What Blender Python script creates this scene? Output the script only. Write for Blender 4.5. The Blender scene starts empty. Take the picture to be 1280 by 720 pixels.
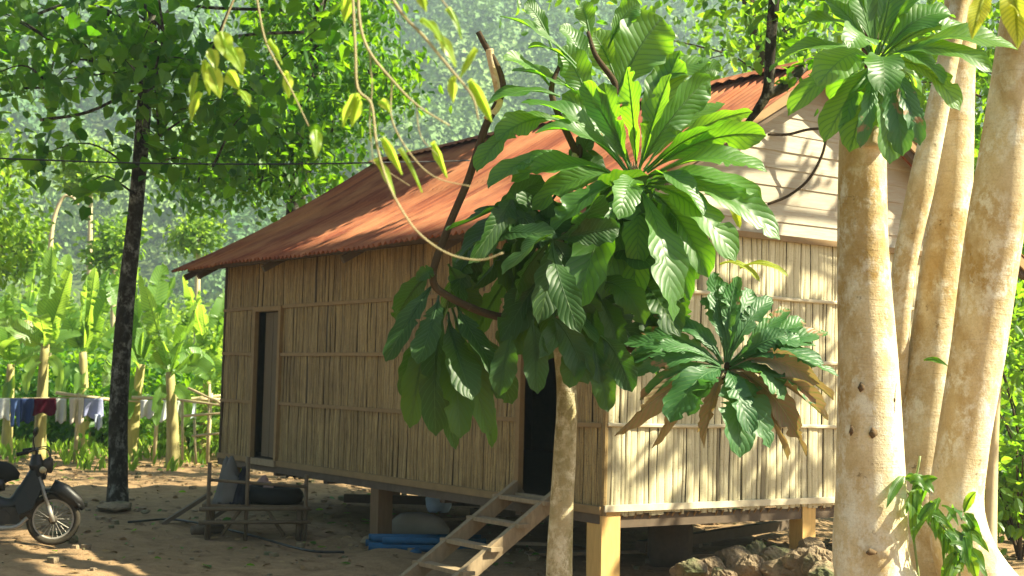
import bpy, math, random
import numpy as np
from mathutils import Vector, Matrix
R = math.radians
random.seed(7); rng = np.random.default_rng(7)
scene = bpy.context.scene
col = scene.collection

# ---------------------------------------------------------------- camera
FPX = 1760.0                      # focal length in pixels of a 1280 wide frame
EYE = Vector((0, 0, 1.6))
PITCH = math.atan(115/FPX); ROLL = 0.026
fw = Vector((0, math.cos(PITCH), math.sin(PITCH)))
r0 = Vector((1, 0, 0)); u0 = Vector((0, -math.sin(PITCH), math.cos(PITCH)))
rt = r0*math.cos(ROLL) + u0*math.sin(ROLL)
up = u0*math.cos(ROLL) - r0*math.sin(ROLL)
cam = bpy.data.cameras.new('camera'); co = bpy.data.objects.new('camera', cam); col.objects.link(co)
m = Matrix(((rt.x, up.x, -fw.x, EYE.x), (rt.y, up.y, -fw.y, EYE.y), (rt.z, up.z, -fw.z, EYE.z), (0, 0, 0, 1)))
co.matrix_world = m
cam.sensor_width = 36; cam.lens = 36*FPX/1280
cam.clip_start = 0.1; cam.clip_end = 3000
cam.dof.use_dof = True; cam.dof.focus_distance = 8.0; cam.dof.aperture_fstop = 5.6
scene.camera = co

# ---------------------------------------------------------------- light
SUN_AZ = Vector((0.99, -0.11, 0)).normalized(); SUN_EL = R(43)
sd = Vector((SUN_AZ.x*math.cos(SUN_EL), SUN_AZ.y*math.cos(SUN_EL), math.sin(SUN_EL)))
world = bpy.data.worlds.new("World"); scene.world = world; world.use_nodes = True
nt = world.node_tree; nt.nodes.clear()
sky = nt.nodes.new('ShaderNodeTexSky'); sky.sky_type = 'NISHITA'; sky.sun_disc = False
sky.sun_elevation = SUN_EL; sky.sun_rotation = math.atan2(SUN_AZ.x, SUN_AZ.y)
sky.air_density = 1.0; sky.dust_density = 1.5
bg = nt.nodes.new('ShaderNodeBackground'); bg.inputs[1].default_value = 0.05
wo = nt.nodes.new('ShaderNodeOutputWorld')
nt.links.new(sky.outputs[0], bg.inputs[0]); nt.links.new(bg.outputs[0], wo.inputs[0])
sl = bpy.data.lights.new('sun', 'SUN'); sl.energy = 5.0; sl.angle = R(0.5); sl.color = (1.0, 0.93, 0.68)
so = bpy.data.objects.new('sun', sl); col.objects.link(so)
so.rotation_euler = sd.to_track_quat('Z', 'Y').to_euler()
scene.view_settings.view_transform = 'Standard'; scene.view_settings.look = 'None'
scene.view_settings.gamma = 1; scene.view_settings.use_curve_mapping = False
scene.view_settings.exposure = 2.2

# ---------------------------------------------------------------- helpers
def at(px, py, D):
    """pixel of the 1280x720 photo and a distance along y -> point in the place"""
    v = fw*FPX + rt*(px-640) + up*(360-py)
    return EYE + v*(D/v.y)
def gr(px, py, z=0.0):
    v = fw*FPX + rt*(px-640) + up*(360-py)
    return EYE + v*((z-EYE.z)/v.z)
ORG = {}
class MB:
    def __init__(s): s.v = []; s.f4 = []; s.f3 = []; s.a = []; s.n = 0
    def add(s, v, f, tint=None, uv=None):
        v = np.asarray(v, float).reshape(-1, 3); n = len(v)
        a = np.zeros((n, 3)); a[:, 2] = random.random() if tint is None else tint
        if uv is not None: a[:, :2] = uv
        s.v.append(v); s.a.append(a)
        if isinstance(f, np.ndarray):
            (s.f4 if f.shape[1] == 4 else s.f3).append(f+s.n)
        else:
            q = [x for x in f if len(x) == 4]; t = [x for x in f if len(x) == 3]
            if q: s.f4.append(np.array(q)+s.n)
            if t: s.f3.append(np.array(t)+s.n)
        s.n += n
    def box(s, p0, ax, ay, az, tint=None):
        """centre p0, three half-axis vectors"""
        p0 = Vector(p0); ax = Vector(ax); ay = Vector(ay); az = Vector(az)
        vs = [p0+ax*i+ay*j+az*k for k in (-1, 1) for j in (-1, 1) for i in (-1, 1)]
        s.add([tuple(v) for v in vs], [(0,2,3,1),(4,5,7,6),(0,1,5,4),(2,6,7,3),(0,4,6,2),(1,3,7,5)], tint)
    def beam(s, a, b, w, h, upv=(0,0,1), tint=None, sub=1):
        a = Vector(a); b = Vector(b); d = (b-a); L = d.length; d.normalize()
        side = d.cross(Vector(upv)).normalized(); u = side.cross(d)
        s.box((a+b)/2, d*(L/2), side*(w/2), u*(h/2), tint)
    def tube(s, pts, rad, seg=8, tint=None, lump=0.0, caps=True, sy=1.0):
        pts = [Vector(p) for p in pts]; n = len(pts)
        if not hasattr(rad, '__len__'): rad = [rad]*n
        tan = [(pts[min(i+1, n-1)]-pts[max(i-1, 0)]).normalized() for i in range(n)]
        ref = Vector((0, 1, 0)) if abs(tan[0].y) < .9 else Vector((1, 0, 0))
        side = tan[0].cross(ref).normalized(); V = []; UV = []
        ln = 0; ph = [random.random()*6.3 for _ in range(4)]
        for i in range(n):
            side = (side - tan[i]*side.dot(tan[i])).normalized(); bn = tan[i].cross(side)
            if i: ln += (pts[i]-pts[i-1]).length
            for k in range(seg):
                an = 2*math.pi*k/seg
                r = rad[i]*(1+lump*(math.sin(2*an+ph[0]+ln*2)+.6*math.sin(3*an+ph[1]-ln*3.1)+.5*math.sin(5*an+ph[2]+ln*5)))
                V.append(tuple(pts[i]+side*(math.cos(an)*r)+bn*(math.sin(an)*r*sy))); UV.append((k/seg, ln))
        F = [(i*seg+k, i*seg+(k+1) % seg, (i+1)*seg+(k+1) % seg, (i+1)*seg+k) for i in range(n-1) for k in range(seg)]
        if caps:
            V += [tuple(pts[0]), tuple(pts[-1])]; UV += [(0, 0), (0, ln)]
            c0 = n*seg; c1 = c0+1
            F += [(c0, (k+1) % seg, k) for k in range(seg)] + [(c1, (n-1)*seg+k, (n-1)*seg+(k+1) % seg) for k in range(seg)]
        s.add(V, F, tint, np.array(UV))
    def build(s, name, mat, parent=None, smooth=False, **tags):
        V = np.concatenate(s.v); A = np.concatenate(s.a)
        o0 = np.array(ORG.get(parent.name, (0, 0, 0))) if parent else np.zeros(3)
        V = V-o0
        f4 = np.concatenate(s.f4) if s.f4 else np.zeros((0, 4), int)
        f3 = np.concatenate(s.f3) if s.f3 else np.zeros((0, 3), int)
        me = bpy.data.meshes.new(name)
        me.vertices.add(len(V)); me.vertices.foreach_set('co', V.astype(np.float32).ravel())
        nl = len(f4)*4+len(f3)*3
        me.loops.add(nl); me.loops.foreach_set('vertex_index', np.concatenate([f4.ravel(), f3.ravel()]).astype(np.int32))
        me.polygons.add(len(f4)+len(f3))
        st = np.concatenate([np.arange(len(f4))*4, len(f4)*4+np.arange(len(f3))*3]).astype(np.int32)
        me.polygons.foreach_set('loop_start', st)
        me.polygons.foreach_set('use_smooth', np.full(len(st), bool(smooth)))
        me.update(calc_edges=True); me.validate()
        at_ = me.attributes.new('luv', 'FLOAT_VECTOR', 'POINT'); at_.data.foreach_set('vector', A.astype(np.float32).ravel())
        ob = bpy.data.objects.new(name, me); col.objects.link(ob)
        if mat: me.materials.append(mat)
        if parent: ob.parent = parent; ORG[ob.name] = tuple(o0)
        for k, v in tags.items(): ob[k] = v
        return ob
def tag(o, label=None, category=None, group=None, kind=None):
    for k, v in (('label', label), ('category', category), ('group', group), ('kind', kind)):
        if v: o[k] = v
    return o
def empty(name, loc, label, cat, group=None):
    o = bpy.data.objects.new(name, None); o.empty_display_size = .1; col.objects.link(o)
    o.location = loc; ORG[o.name] = tuple(loc)
    return tag(o, label, cat, group)
def kids(o): return [c for c in bpy.data.objects if c.parent == o]
def copy_tree(o, parent=None):
    c = o.copy(); col.objects.link(c)
    if parent: c.parent = parent
    for k in kids(o): copy_tree(k, c)
    return c
def spline(pts, n=8):
    """Catmull-Rom through points (Vectors)"""
    p = [Vector(q) for q in pts]; p = [p[0]*2-p[1]]+p+[p[-1]*2-p[-2]]; out = []
    for i in range(1, len(p)-2):
        for k in range(n):
            t = k/n
            out.append(.5*((2*p[i])+(p[i+1]-p[i-1])*t+(2*p[i-1]-5*p[i]+4*p[i+1]-p[i+2])*t*t+(3*p[i]-p[i-1]-3*p[i+1]+p[i+2])*t**3))
    out.append(p[-2]); return out
def lerp_r(r, n): return list(np.interp(np.linspace(0, 1, n), np.linspace(0, 1, len(r)), r))

# ---------------------------------------------------------------- materials
class NT:
    def __init__(s, name):
        s.m = bpy.data.materials.new(name); s.m.use_nodes = True; s.t = s.m.node_tree; s.t.nodes.clear()
        s.out = s.n('ShaderNodeOutputMaterial')
        s.uv = s.n('ShaderNodeAttribute'); s.uv.attribute_name = 'luv'
        s.sep = s.n('ShaderNodeSeparateXYZ'); s.l(s.uv.outputs['Vector'], s.sep.inputs[0])
        s.tc = s.n('ShaderNodeTexCoord')
    def n(s, t, **kw):
        nd = s.t.nodes.new(t)
        for k, v in kw.items(): setattr(nd, k, v)
        return nd
    def l(s, a, b): s.t.links.new(a, b)
    def val(s, x, sock):
        if hasattr(x, 'is_linked') or hasattr(x, 'links'): s.l(x, sock)
        else: sock.default_value = x
    def math(s, op, a, b=0.0, c=None):
        nd = s.n('ShaderNodeMath', operation=op); s.val(a, nd.inputs[0]); s.val(b, nd.inputs[1])
        if c is not None: s.val(c, nd.inputs[2])
        return nd.outputs[0]
    def noise(s, scale, detail=4, rough=.6, vec=None, scl=None, dist=0):
        v = vec if vec is not None else s.tc.outputs['Object']
        if scl:
            mp = s.n('ShaderNodeMapping'); mp.inputs['Scale'].default_value = scl; s.l(v, mp.inputs[0]); v = mp.outputs[0]
        nd = s.n('ShaderNodeTexNoise'); nd.inputs['Scale'].default_value = scale; nd.inputs['Detail'].default_value = detail
        nd.inputs['Roughness'].default_value = rough; nd.inputs['Distortion'].default_value = dist; s.l(v, nd.inputs['Vector'])
        return nd.outputs['Fac']
    def ramp(s, fac, stops):
        nd = s.n('ShaderNodeValToRGB'); e = nd.color_ramp.elements
        while len(e) < len(stops): e.new(0.5)
        for i, (p, c) in enumerate(stops):
            e[i].position = p; e[i].color = (c[0], c[1], c[2], 1) if hasattr(c, '__len__') else (c, c, c, 1)
        s.l(fac, nd.inputs[0]); return nd.outputs[0]
    def mix(s, f, a, b, mode='MIX'):
        nd = s.n('ShaderNodeMix', data_type='RGBA', blend_type=mode); s.val(f, nd.inputs['Factor'])
        for x, k in ((a, 6), (b, 7)):
            if hasattr(x, '__len__') and not hasattr(x, 'links'): nd.inputs[k].default_value = (*x[:3], 1)
            else: s.l(x, nd.inputs[k])
        return nd.outputs[2]
    def prin(s, colr, rough=.8, spec=.3, bump=None, bs=.3, bd=.01, trans=None, tf=.35, metal=0):
        p = s.n('ShaderNodeBsdfPrincipled')
        if hasattr(colr, '__len__') and not hasattr(colr, 'links'): p.inputs['Base Color'].default_value = (*colr[:3], 1)
        else: s.l(colr, p.inputs['Base Color'])
        s.val(rough, p.inputs['Roughness']); p.inputs['Specular IOR Level'].default_value = spec
        p.inputs['Metallic'].default_value = metal
        if bump is not None:
            b = s.n('ShaderNodeBump'); b.inputs['Strength'].default_value = bs; b.inputs['Distance'].default_value = bd
            s.l(bump, b.inputs['Height']); s.l(b.outputs[0], p.inputs['Normal'])
        sh = p.outputs[0]
        if trans is not None:
            t = s.n('ShaderNodeBsdfTranslucent')
            if hasattr(trans, '__len__') and not hasattr(trans, 'links'): t.inputs[0].default_value = (*trans[:3], 1)
            else: s.l(trans, t.inputs[0])
            mx = s.n('ShaderNodeMixShader'); mx.inputs[0].default_value = tf
            s.l(sh, mx.inputs[1]); s.l(t.outputs[0], mx.inputs[2]); sh = mx.outputs[0]
        s.l(sh, s.out.inputs[0]); return s.m

def leaf_mat(name, c1, c2, t1, t2, tf=.45, rough=.42, spec=.5, veins=False, dead=None, nv=15):
    k = NT(name); tint = k.sep.outputs[2]
    c = k.mix(tint, c1, c2); t = k.mix(tint, t1, t2); bump = None
    if veins:
        av = k.math('ABSOLUTE', k.math('SUBTRACT', k.sep.outputs[1], .5))
        mid = k.math('LESS_THAN', av, .018)
        ph = k.math('FRACT', k.math('SUBTRACT', k.math('MULTIPLY', k.sep.outputs[0], nv), k.math('MULTIPLY', av, 5.0)))
        tri = k.math('ABSOLUTE', k.math('SUBTRACT', ph, .5))          # .5 at veins
        vein = k.math('MAXIMUM', mid, k.math('GREATER_THAN', tri, .455))
        c = k.mix(k.math('MULTIPLY', vein, .55), c, (.16, .26, .06)); t = k.mix(k.math('MULTIPLY', vein, .75), t, (.04, .20, .01)); t = k.mix(k.math('MULTIPLY', k.math('POWER', k.math('MULTIPLY', tri, 2), 3), .5), t, (.05, .25, .01))
        nz = k.noise(7, 4); c = k.mix(k.math('MULTIPLY', nz, .45), c, tuple(x*1.7 for x in c2))
        bump = k.math('MULTIPLY', k.math('POWER', k.math('MULTIPLY', tri, 2), 2), -1.0)
    if dead:
        nz = k.noise(9, 3, .6)
        if veins: nz = k.math('ADD', nz, k.math('MULTIPLY', k.sep.outputs[0], .22))
        f = k.ramp(nz, [(dead[0], 0), (dead[0]+.06, 1)])
        f = k.math('MULTIPLY', f, k.math('GREATER_THAN', tint, dead[1]))
        c = k.mix(f, c, dead[2]); t = k.mix(f, t, dead[3])
    return k.prin(c, rough, spec, bump, .35, .005, trans=t, tf=tf)

def simple(name, c, rough=.8, spec=.3, var=.25, scale=12, scl=None, bs=.25, metal=0):
    k = NT(name); nz = k.noise(scale, 5, .65, scl=scl)
    cc = k.mix(nz, tuple(x*(1-var*1.6) for x in c), tuple(min(1, x*(1+var)) for x in c))
    cc = k.mix(k.math('MULTIPLY', k.sep.outputs[2], var), cc, tuple(x*.45 for x in c))
    return k.prin(cc, rough, spec, nz, bs, .01, metal=metal)

M = {}
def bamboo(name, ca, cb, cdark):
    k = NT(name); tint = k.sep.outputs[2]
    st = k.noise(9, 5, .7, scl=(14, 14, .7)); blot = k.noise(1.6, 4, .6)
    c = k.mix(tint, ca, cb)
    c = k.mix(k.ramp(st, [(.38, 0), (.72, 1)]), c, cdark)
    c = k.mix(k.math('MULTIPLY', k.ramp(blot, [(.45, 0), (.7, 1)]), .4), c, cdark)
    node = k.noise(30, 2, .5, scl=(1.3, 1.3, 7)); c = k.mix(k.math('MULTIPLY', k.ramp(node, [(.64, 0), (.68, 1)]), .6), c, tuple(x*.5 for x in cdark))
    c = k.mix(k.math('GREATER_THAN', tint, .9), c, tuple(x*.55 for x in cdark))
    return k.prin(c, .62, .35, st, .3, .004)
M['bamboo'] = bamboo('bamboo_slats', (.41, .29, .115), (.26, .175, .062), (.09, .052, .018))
M['bamboo_pale'] = bamboo('bamboo_slats_sunlit', (.60, .545, .36), (.50, .45, .28), (.36, .30, .17))  # same slats as the long wall, sunlight put into a paler colour
M['backing'] = simple('bamboo_backing', (.10, .065, .035), .9)
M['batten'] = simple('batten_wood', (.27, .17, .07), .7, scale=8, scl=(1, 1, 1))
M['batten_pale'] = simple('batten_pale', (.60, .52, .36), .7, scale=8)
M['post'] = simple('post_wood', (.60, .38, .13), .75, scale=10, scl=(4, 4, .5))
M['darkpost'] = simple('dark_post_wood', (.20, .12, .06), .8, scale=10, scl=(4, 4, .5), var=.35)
M['wood'] = simple('weathered_wood', (.30, .22, .13), .8, scale=10, scl=(3, 3, 1), var=.35)
M['darkwood'] = simple('dark_wood', (.12, .085, .055), .85, scale=10, var=.35)
M['dooor'] = simple('grey_door_wood', (.14, .10, .055), .8, scale=9, scl=(9, 9, .6))
k = NT('plank_bleached'); g = k.noise(6, 6, .7, scl=(.7, .7, 9)); bl = k.noise(1.3, 3)
c = k.mix(k.sep.outputs[2], (.44, .41, .32), (.33, .30, .23)); c = k.mix(k.ramp(g, [(.4, 0), (.75, 1)]), c, (.33, .25, .17))
c = k.mix(k.math('MULTIPLY', k.ramp(bl, [(.5, 0), (.7, 1)]), .5), c, (.40, .30, .2)); M['plank'] = k.prin(c, .75, .3, g, .35, .004)
# rusty red roof, streaks run down the slope (luv = metres along ridge, metres down slope)
k = NT('rusty_roof'); s1 = k.noise(1, 5, .7, vec=k.uv.outputs['Vector'], scl=(7, .5, 0)); s2 = k.noise(1.3, 4, .6, vec=k.uv.outputs['Vector'], scl=(1, .8, 0)); s3 = k.noise(60, 3)
s0 = k.noise(1, 3, .6, vec=k.uv.outputs['Vector'], scl=(16, .25, 0)); c = k.mix(k.sep.outputs[2], (.40, .135, .055), (.24, .07, .035)); c = k.mix(k.math('MULTIPLY', k.ramp(s0, [(.42, 0), (.6, 1)]), .7), c, (.12, .032, .022)); c = k.mix(k.ramp(s1, [(.45, 0), (.75, 1)]), c, (.15, .04, .026)); c = k.mix(k.math('MULTIPLY', k.ramp(s2, [(.42, 0), (.62, 1)]), .6), c, (.50, .22, .10))
c = k.mix(k.math('MULTIPLY', s3, .25), c, (.12, .045, .035))
M['roof'] = k.prin(c, .8, .12, s3, .15, .003)
# soil
k = NT('soil'); n1 = k.noise(.35, 5, .6); n2 = k.noise(5, 6, .7); n3 = k.noise(45, 4, .7)
c = k.mix(k.ramp(n1, [(.35, 0), (.65, 1)]), (.25, .165, .09), (.37, .255, .14)); c = k.mix(k.ramp(n2, [(.42, 0), (.68, 1)]), c, (.155, .10, .055))
c = k.mix(k.math('MULTIPLY', k.ramp(n3, [(.5, 0), (.75, 1)]), .5), c, (.42, .31, .2)); c = k.mix(.35, c, (.22, .125, .055)); M['soil'] = k.prin(c, .95, .15, k.math('ADD', n2, k.math('MULTIPLY', n3, .5)), .8, .03)
k = NT('hill_ground'); M['hillg'] = k.prin(k.mix(k.noise(.2, 5), (.03, .05, .02), (.10, .14, .04)), .95, .1)
# barks
def bark(name, base, stain, pale, dark, sc=1.0, pf=.58):
    k = NT(name); a = k.noise(1.5*sc, 6, .6, scl=(1, 1, .45), dist=.8); b = k.noise(9*sc, 6, .75, scl=(1, 1, .7)); d = k.noise(9*sc, 5, .75); e = k.noise(70*sc, 4, .75)
    big = k.noise(3.5*sc, 3, .6); rg = k.noise(9*sc, 4, .6, scl=(.3, .3, 3.5), dist=1.2)
    c = k.mix(k.ramp(a, [(.36, 0), (.62, 1)]), base, stain)
    c = k.mix(k.math('MULTIPLY', k.ramp(b, [(pf-.04, 0), (pf+.10, 1)]), k.ramp(big, [(.42, .1), (.62, .8)])), c, pale)
    c = k.mix(k.math('MULTIPLY', k.ramp(rg, [(.58, 0), (.75, 1)]), .25), c, dark)
    c = k.mix(k.math('MULTIPLY', k.ramp(d, [(.63, 0), (.70, 1)]), .65), c, dark)
    c = k.mix(k.math('MULTIPLY', k.ramp(e, [(.45, 0), (.8, 1)]), .35), c, dark)
    return k.prin(c, .9, .1, k.math('ADD', k.math('ADD', k.math('ADD', b, k.math('MULTIPLY', e, .4)), k.math('MULTIPLY', rg, .5)), d), .6, .012)
M['bark_pale'] = bark('pale_smooth_bark', (.64, .54, .35), (.36, .24, .085), (.72, .70, .60), (.11, .075, .03), 1.15, .48)
M['bark_mottled'] = bark('mottled_bark', (.34, .28, .16), (.16, .14, .055), (.62, .56, .42), (.05, .045, .02), 2.2, .47)
M['bark_dark'] = bark('dark_bark', (.028, .022, .014), (.018, .014, .009), (.30, .29, .24), (.02, .018, .014), 1.3, .50)
M['bark_brown'] = bark('brown_bark', (.08, .055, .03), (.05, .035, .02), (.2, .17, .11), (.04, .03, .02), 3.0, .6)
# foliage
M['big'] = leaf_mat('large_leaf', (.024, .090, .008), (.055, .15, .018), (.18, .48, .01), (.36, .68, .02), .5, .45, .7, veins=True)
M['bigshade'] = leaf_mat('large_leaf_shaded', (.006, .026, .004), (.015, .052, .007), (.07, .22, .01), (.2, .42, .015), .3, .5, .35, veins=True)  # large leaf again, self-shadow of the hanging mass put into its colour
M['bluegreen'] = leaf_mat('bluegreen_leaf', (.014, .06, .018), (.04, .125, .03), (.10, .32, .04), (.2, .42, .05), .3, .48, .4, veins=True,
                          dead=(.74, .45, (.27, .165, .08), (.30, .17, .05)), nv=13)
M['withered'] = leaf_mat('withered_leaf', (.13, .09, .045), (.27, .22, .13), (.3, .18, .06), (.4, .26, .08), .25, .7, .2, veins=True)
M['yellowleaf'] = leaf_mat('yellow_leaf', (.22, .30, .02), (.36, .40, .04), (.62, .74, .03), (.8, .82, .08), .6, .4, .4, veins=True)
M['twigleaf'] = leaf_mat('lime_leaf', (.12, .22, .02), (.26, .36, .05), (.42, .65, .03), (.7, .85, .1), .55, .4, .5)
M['heart'] = leaf_mat('broad_leaf', (.014, .055, .006), (.035, .11, .012), (.09, .32, .006), (.40, .72, .015), .42, .5, .35)
M['small'] = leaf_mat('small_leaf', (.022, .075, .008), (.06, .14, .015), (.16, .42, .012), (.44, .70, .03), .5, .4, .4)
M['banana'] = leaf_mat('banana_leaf', (.05, .13, .02), (.12, .22, .05), (.28, .52, .03), (.6, .85, .08), .5, .4, .5, veins=True, nv=30)
M['bright'] = leaf_mat('sunny_leaf', (.045, .11, .015), (.11, .19, .025), (.24, .46, .02), (.46, .66, .06), .5, .5, .3)
k = NT('forest_leaf'); n1 = k.noise(.03, 4, .6)
c = k.mix(k.sep.outputs[2], (.035, .10, .04), (.11, .20, .07)); c = k.mix(k.ramp(n1, [(.42, 0), (.62, 1)]), c, (.17, .26, .08))
M['forest'] = k.prin(c, .75, .2, trans=(.2, .36, .06), tf=.12)
M['litter'] = leaf_mat('fallen_leaf', (.16, .10, .05), (.30, .20, .09), (.2, .12, .05), (.3, .2, .08), .1, .7, .2)
k = NT('rock'); n1 = k.noise(5, 6, .7); n2 = k.noise(22, 5, .75); n3 = k.noise(2.2, 3)
c = k.mix(k.ramp(n1, [(.35, 0), (.65, 1)]), (.34, .25, .15), (.20, .15, .10)); c = k.mix(k.ramp(n3, [(.5, 0), (.62, 1)]), c, (.12, .13, .06)); c = k.mix(k.math('MULTIPLY', k.ramp(n2, [(.5, 0), (.7, 1)]), .6), c, (.09, .07, .045))
M['rock'] = k.prin(c, .92, .2, k.math('ADD', n1, k.math('MULTIPLY', n2, .6)), 1.0, .05)
M['black'] = simple('black_rubber', (.010, .010, .009), .7, .2, var=.2)
M['blackpl'] = simple('black_plastic', (.012, .011, .010), .42, .35, var=.3)
M['chrome'] = simple('dull_metal', (.33, .30, .25), .55, .5, var=.35, metal=.4)
M['dusty'] = simple('dusty_rubber', (.06, .05, .035), .9, .1, var=.5)
M['engine'] = simple('dirty_metal', (.06, .048, .035), .7, .3, var=.4, metal=.2)
M['bluepipe'] = simple('blue_plastic', (.012, .08, .17), .6, .25, var=.4)
M['wire'] = simple('wire', (.02, .02, .02), .6)
M['twig'] = simple('twig_bark', (.34, .29, .15), .75, scale=30)
M['green_stem'] = simple('green_stem', (.22, .28, .10), .6)
M['bstem'] = simple('banana_stem', (.40, .34, .13), .7, var=.5, scale=3, scl=(3, 3, .6))
M['cane'] = simple('dry_cane', (.52, .42, .24), .7, var=.3)
def cloth(name, c): return simple(name, c, .9, .1, .15, 9)

# ================================================================ setting
gm = MB()
xs = np.concatenate([-np.geomspace(700, 12, 22), np.linspace(-11.5, 11.5, 150), np.geomspace(12, 700, 22)])
ys = np.concatenate([-np.geomspace(300, 4, 12), np.linspace(-2, 32, 200), np.geomspace(33, 1200, 26)])
X, Y = np.meshgrid(xs, ys)
def gz(x, y):
    near = np.exp(-((y-16)/14)**2)
    return (.025*np.sin(x*1.3+.6*y)+.02*np.sin(2.1*y-x*.7)+.018*np.sin(x*5.1+y*3.7)*np.cos(y*4.4-x*2.2)+.012*np.sin(x*9.3-y*4.1+np.sin(y*3)*2))*near
Z = gz(X, Y)+rng.normal(0, .007, X.shape)*np.exp(-((Y-16)/14)**2)
nx, ny = len(xs), len(ys)
idx = np.arange(nx*ny).reshape(ny, nx)
F = np.stack([idx[:-1, :-1], idx[:-1, 1:], idx[1:, 1:], idx[1:, :-1]], -1).reshape(-1, 4)
gm.add(np.stack([X, Y, Z], -1).reshape(-1, 3), F)
gm.build('ground', M['soil'], smooth=True, kind='structure')
def hz(x, y):
    h = np.clip(y-175-12*np.sin(x*.015), 0, None)
    return np.minimum(h*.50, 165+0*h)*(1+.10*np.sin(x*.02+1.2)+.06*np.sin(x*.05+y*.03))+4*np.sin(x*.06)*np.sin(y*.05)*np.clip(h/30, 0, 1)-.6*(h <= 0)
hx = np.linspace(-650, 650, 80); hy = np.linspace(150, 800, 70); HX, HY = np.meshgrid(hx, hy)
hm = MB(); idx = np.arange(80*70).reshape(70, 80)
hm.add(np.stack([HX, HY, hz(HX, HY)], -1).reshape(-1, 3), np.stack([idx[:-1, :-1], idx[:-1, 1:], idx[1:, 1:], idx[1:, :-1]], -1).reshape(-1, 4))
hm.build('hills', M['hillg'], smooth=True, kind='structure')

# leaf-scatter machinery -------------------------------------------------
T_OVAL = np.array([(0,0,0),(.5,0,-.03),(1,0,-.12),(.12,-.16,.03),(.45,-.30,.06),(.8,-.18,.0),(.12,.16,.03),(.45,.30,.06),(.8,.18,.0)], float)
T_HEART = np.array([(.05,0,0),(.45,0,-.03),(1,0,-.15),(-.02,-.25,.03),(.35,-.40,.05),(.75,-.22,-.02),(-.02,.25,.03),(.35,.40,.05),(.75,.22,-.02)], float)
T_NARR = np.array([(0,0,0),(.5,0,-.02),(1,0,-.12),(.15,-.09,.02),(.45,-.15,.04),(.8,-.09,.0),(.15,.09,.02),(.45,.15,.04),(.8,.09,.0)], float)
TF9 = np.array([(0,1,4,3),(1,2,5,4),(0,6,7,1),(1,7,8,2)])
T_Q = np.array([(0,0,0),(.5,-.42,.1),(1,0,-.1),(.5,.42,.1)], float); TFQ = np.array([(0,1,2,3)])
def rand_dirs(n):
    d = rng.normal(size=(n, 3)); return d/np.linalg.norm(d, axis=1, keepdims=True)
def scatter(mb, P, D, size, T=T_OVAL, TF=TF9, tints=None, updir=None, flat=.5):
    """leaves at P, blade along D, normals biased upward"""
    n = len(P); D = D/np.linalg.norm(D, axis=1, keepdims=True)
    upv = rng.normal(size=(n, 3))*flat+np.array([0, 0, 1.0]) if updir is None else updir
    S = np.cross(upv, D); S /= np.linalg.norm(S, axis=1, keepdims=True)+1e-9; N = np.cross(D, S)
    size = np.broadcast_to(size, (n,))
    V = P[:, None]+size[:, None, None]*(T[None, :, 0:1]*D[:, None]+T[None, :, 1:2]*S[:, None]+T[None, :, 2:3]*N[:, None])
    k = len(T); Fa = (TF[None]+(np.arange(n)*k)[:, None, None]).reshape(-1, 4)
    tt = rng.random(n) if tints is None else tints
    a = np.zeros((n*k, 3)); a[:, 2] = np.repeat(tt, k); a[:, 0] = np.tile(T[:, 0], n); a[:, 1] = np.tile(T[:, 1]+.5, n)
    mb.v.append(V.reshape(-1, 3)); mb.a.append(a); mb.f4.append(Fa+mb.n); mb.n += n*k
def crown(mb, c, rad, n, size, T=T_Q, TF=TFQ, lump=.25, fill=.55, droop=.2, t0=0., t1=1., shell=False):
    d = rand_dirs(n); ph = rng.random(3)*6
    l = 1+lump*(np.sin(3*d[:, 0]+ph[0])*np.cos(4*d[:, 1]+ph[1])+np.sin(5*d[:, 2]+ph[2])*.6)
    rr = rng.uniform(fill, 1, n)**.6*l
    P = np.array(c)+d*rr[:, None]*np.array(rad)
    if shell:                                             # leaf clumps lie on the crown like shingles
        nr = d+rng.normal(size=(n, 3))*.38; D = np.cross(nr, rng.normal(size=(n, 3)))
        scatter(mb, P, D, size*rng.uniform(.6, 1.4, n), T, TF, tints=t0+(t1-t0)*rng.random(n), updir=nr); return
    D = d*.6+rng.normal(size=(n, 3))*.7; D[:, 2] -= droop
    scatter(mb, P, D, size*rng.uniform(.6, 1.25, n), T, TF, tints=t0+(t1-t0)*np.clip(rng.random(n)*.8+rng.random()*.3, 0, 1), flat=.9)

# forest on the hillside, far off: one mass
fm = MB()
y = rng.uniform(0, 1, 1150)
for i in range(1150):
    yy = 174+(y[i]**.85)*330; xx = rng.uniform(-.50, .50)*yy
    rr = rng.uniform(4.5, 10.5); zz = float(hz(xx, yy)); 
    crown(fm, (xx, yy, zz+rr*.8), (rr, rr, rr*rng.uniform(.9, 1.6)), int(500+66000/yy*1.2), .42*yy/110+.1, lump=.30, fill=.72, t0=(q0 := rng.random()*.75), t1=q0+.25, shell=True)
fo = fm.build('forest', M['forest'], kind='stuff'); tag(fo, 'hazy forest covering the mountain slope behind everything', 'forest')
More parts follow.
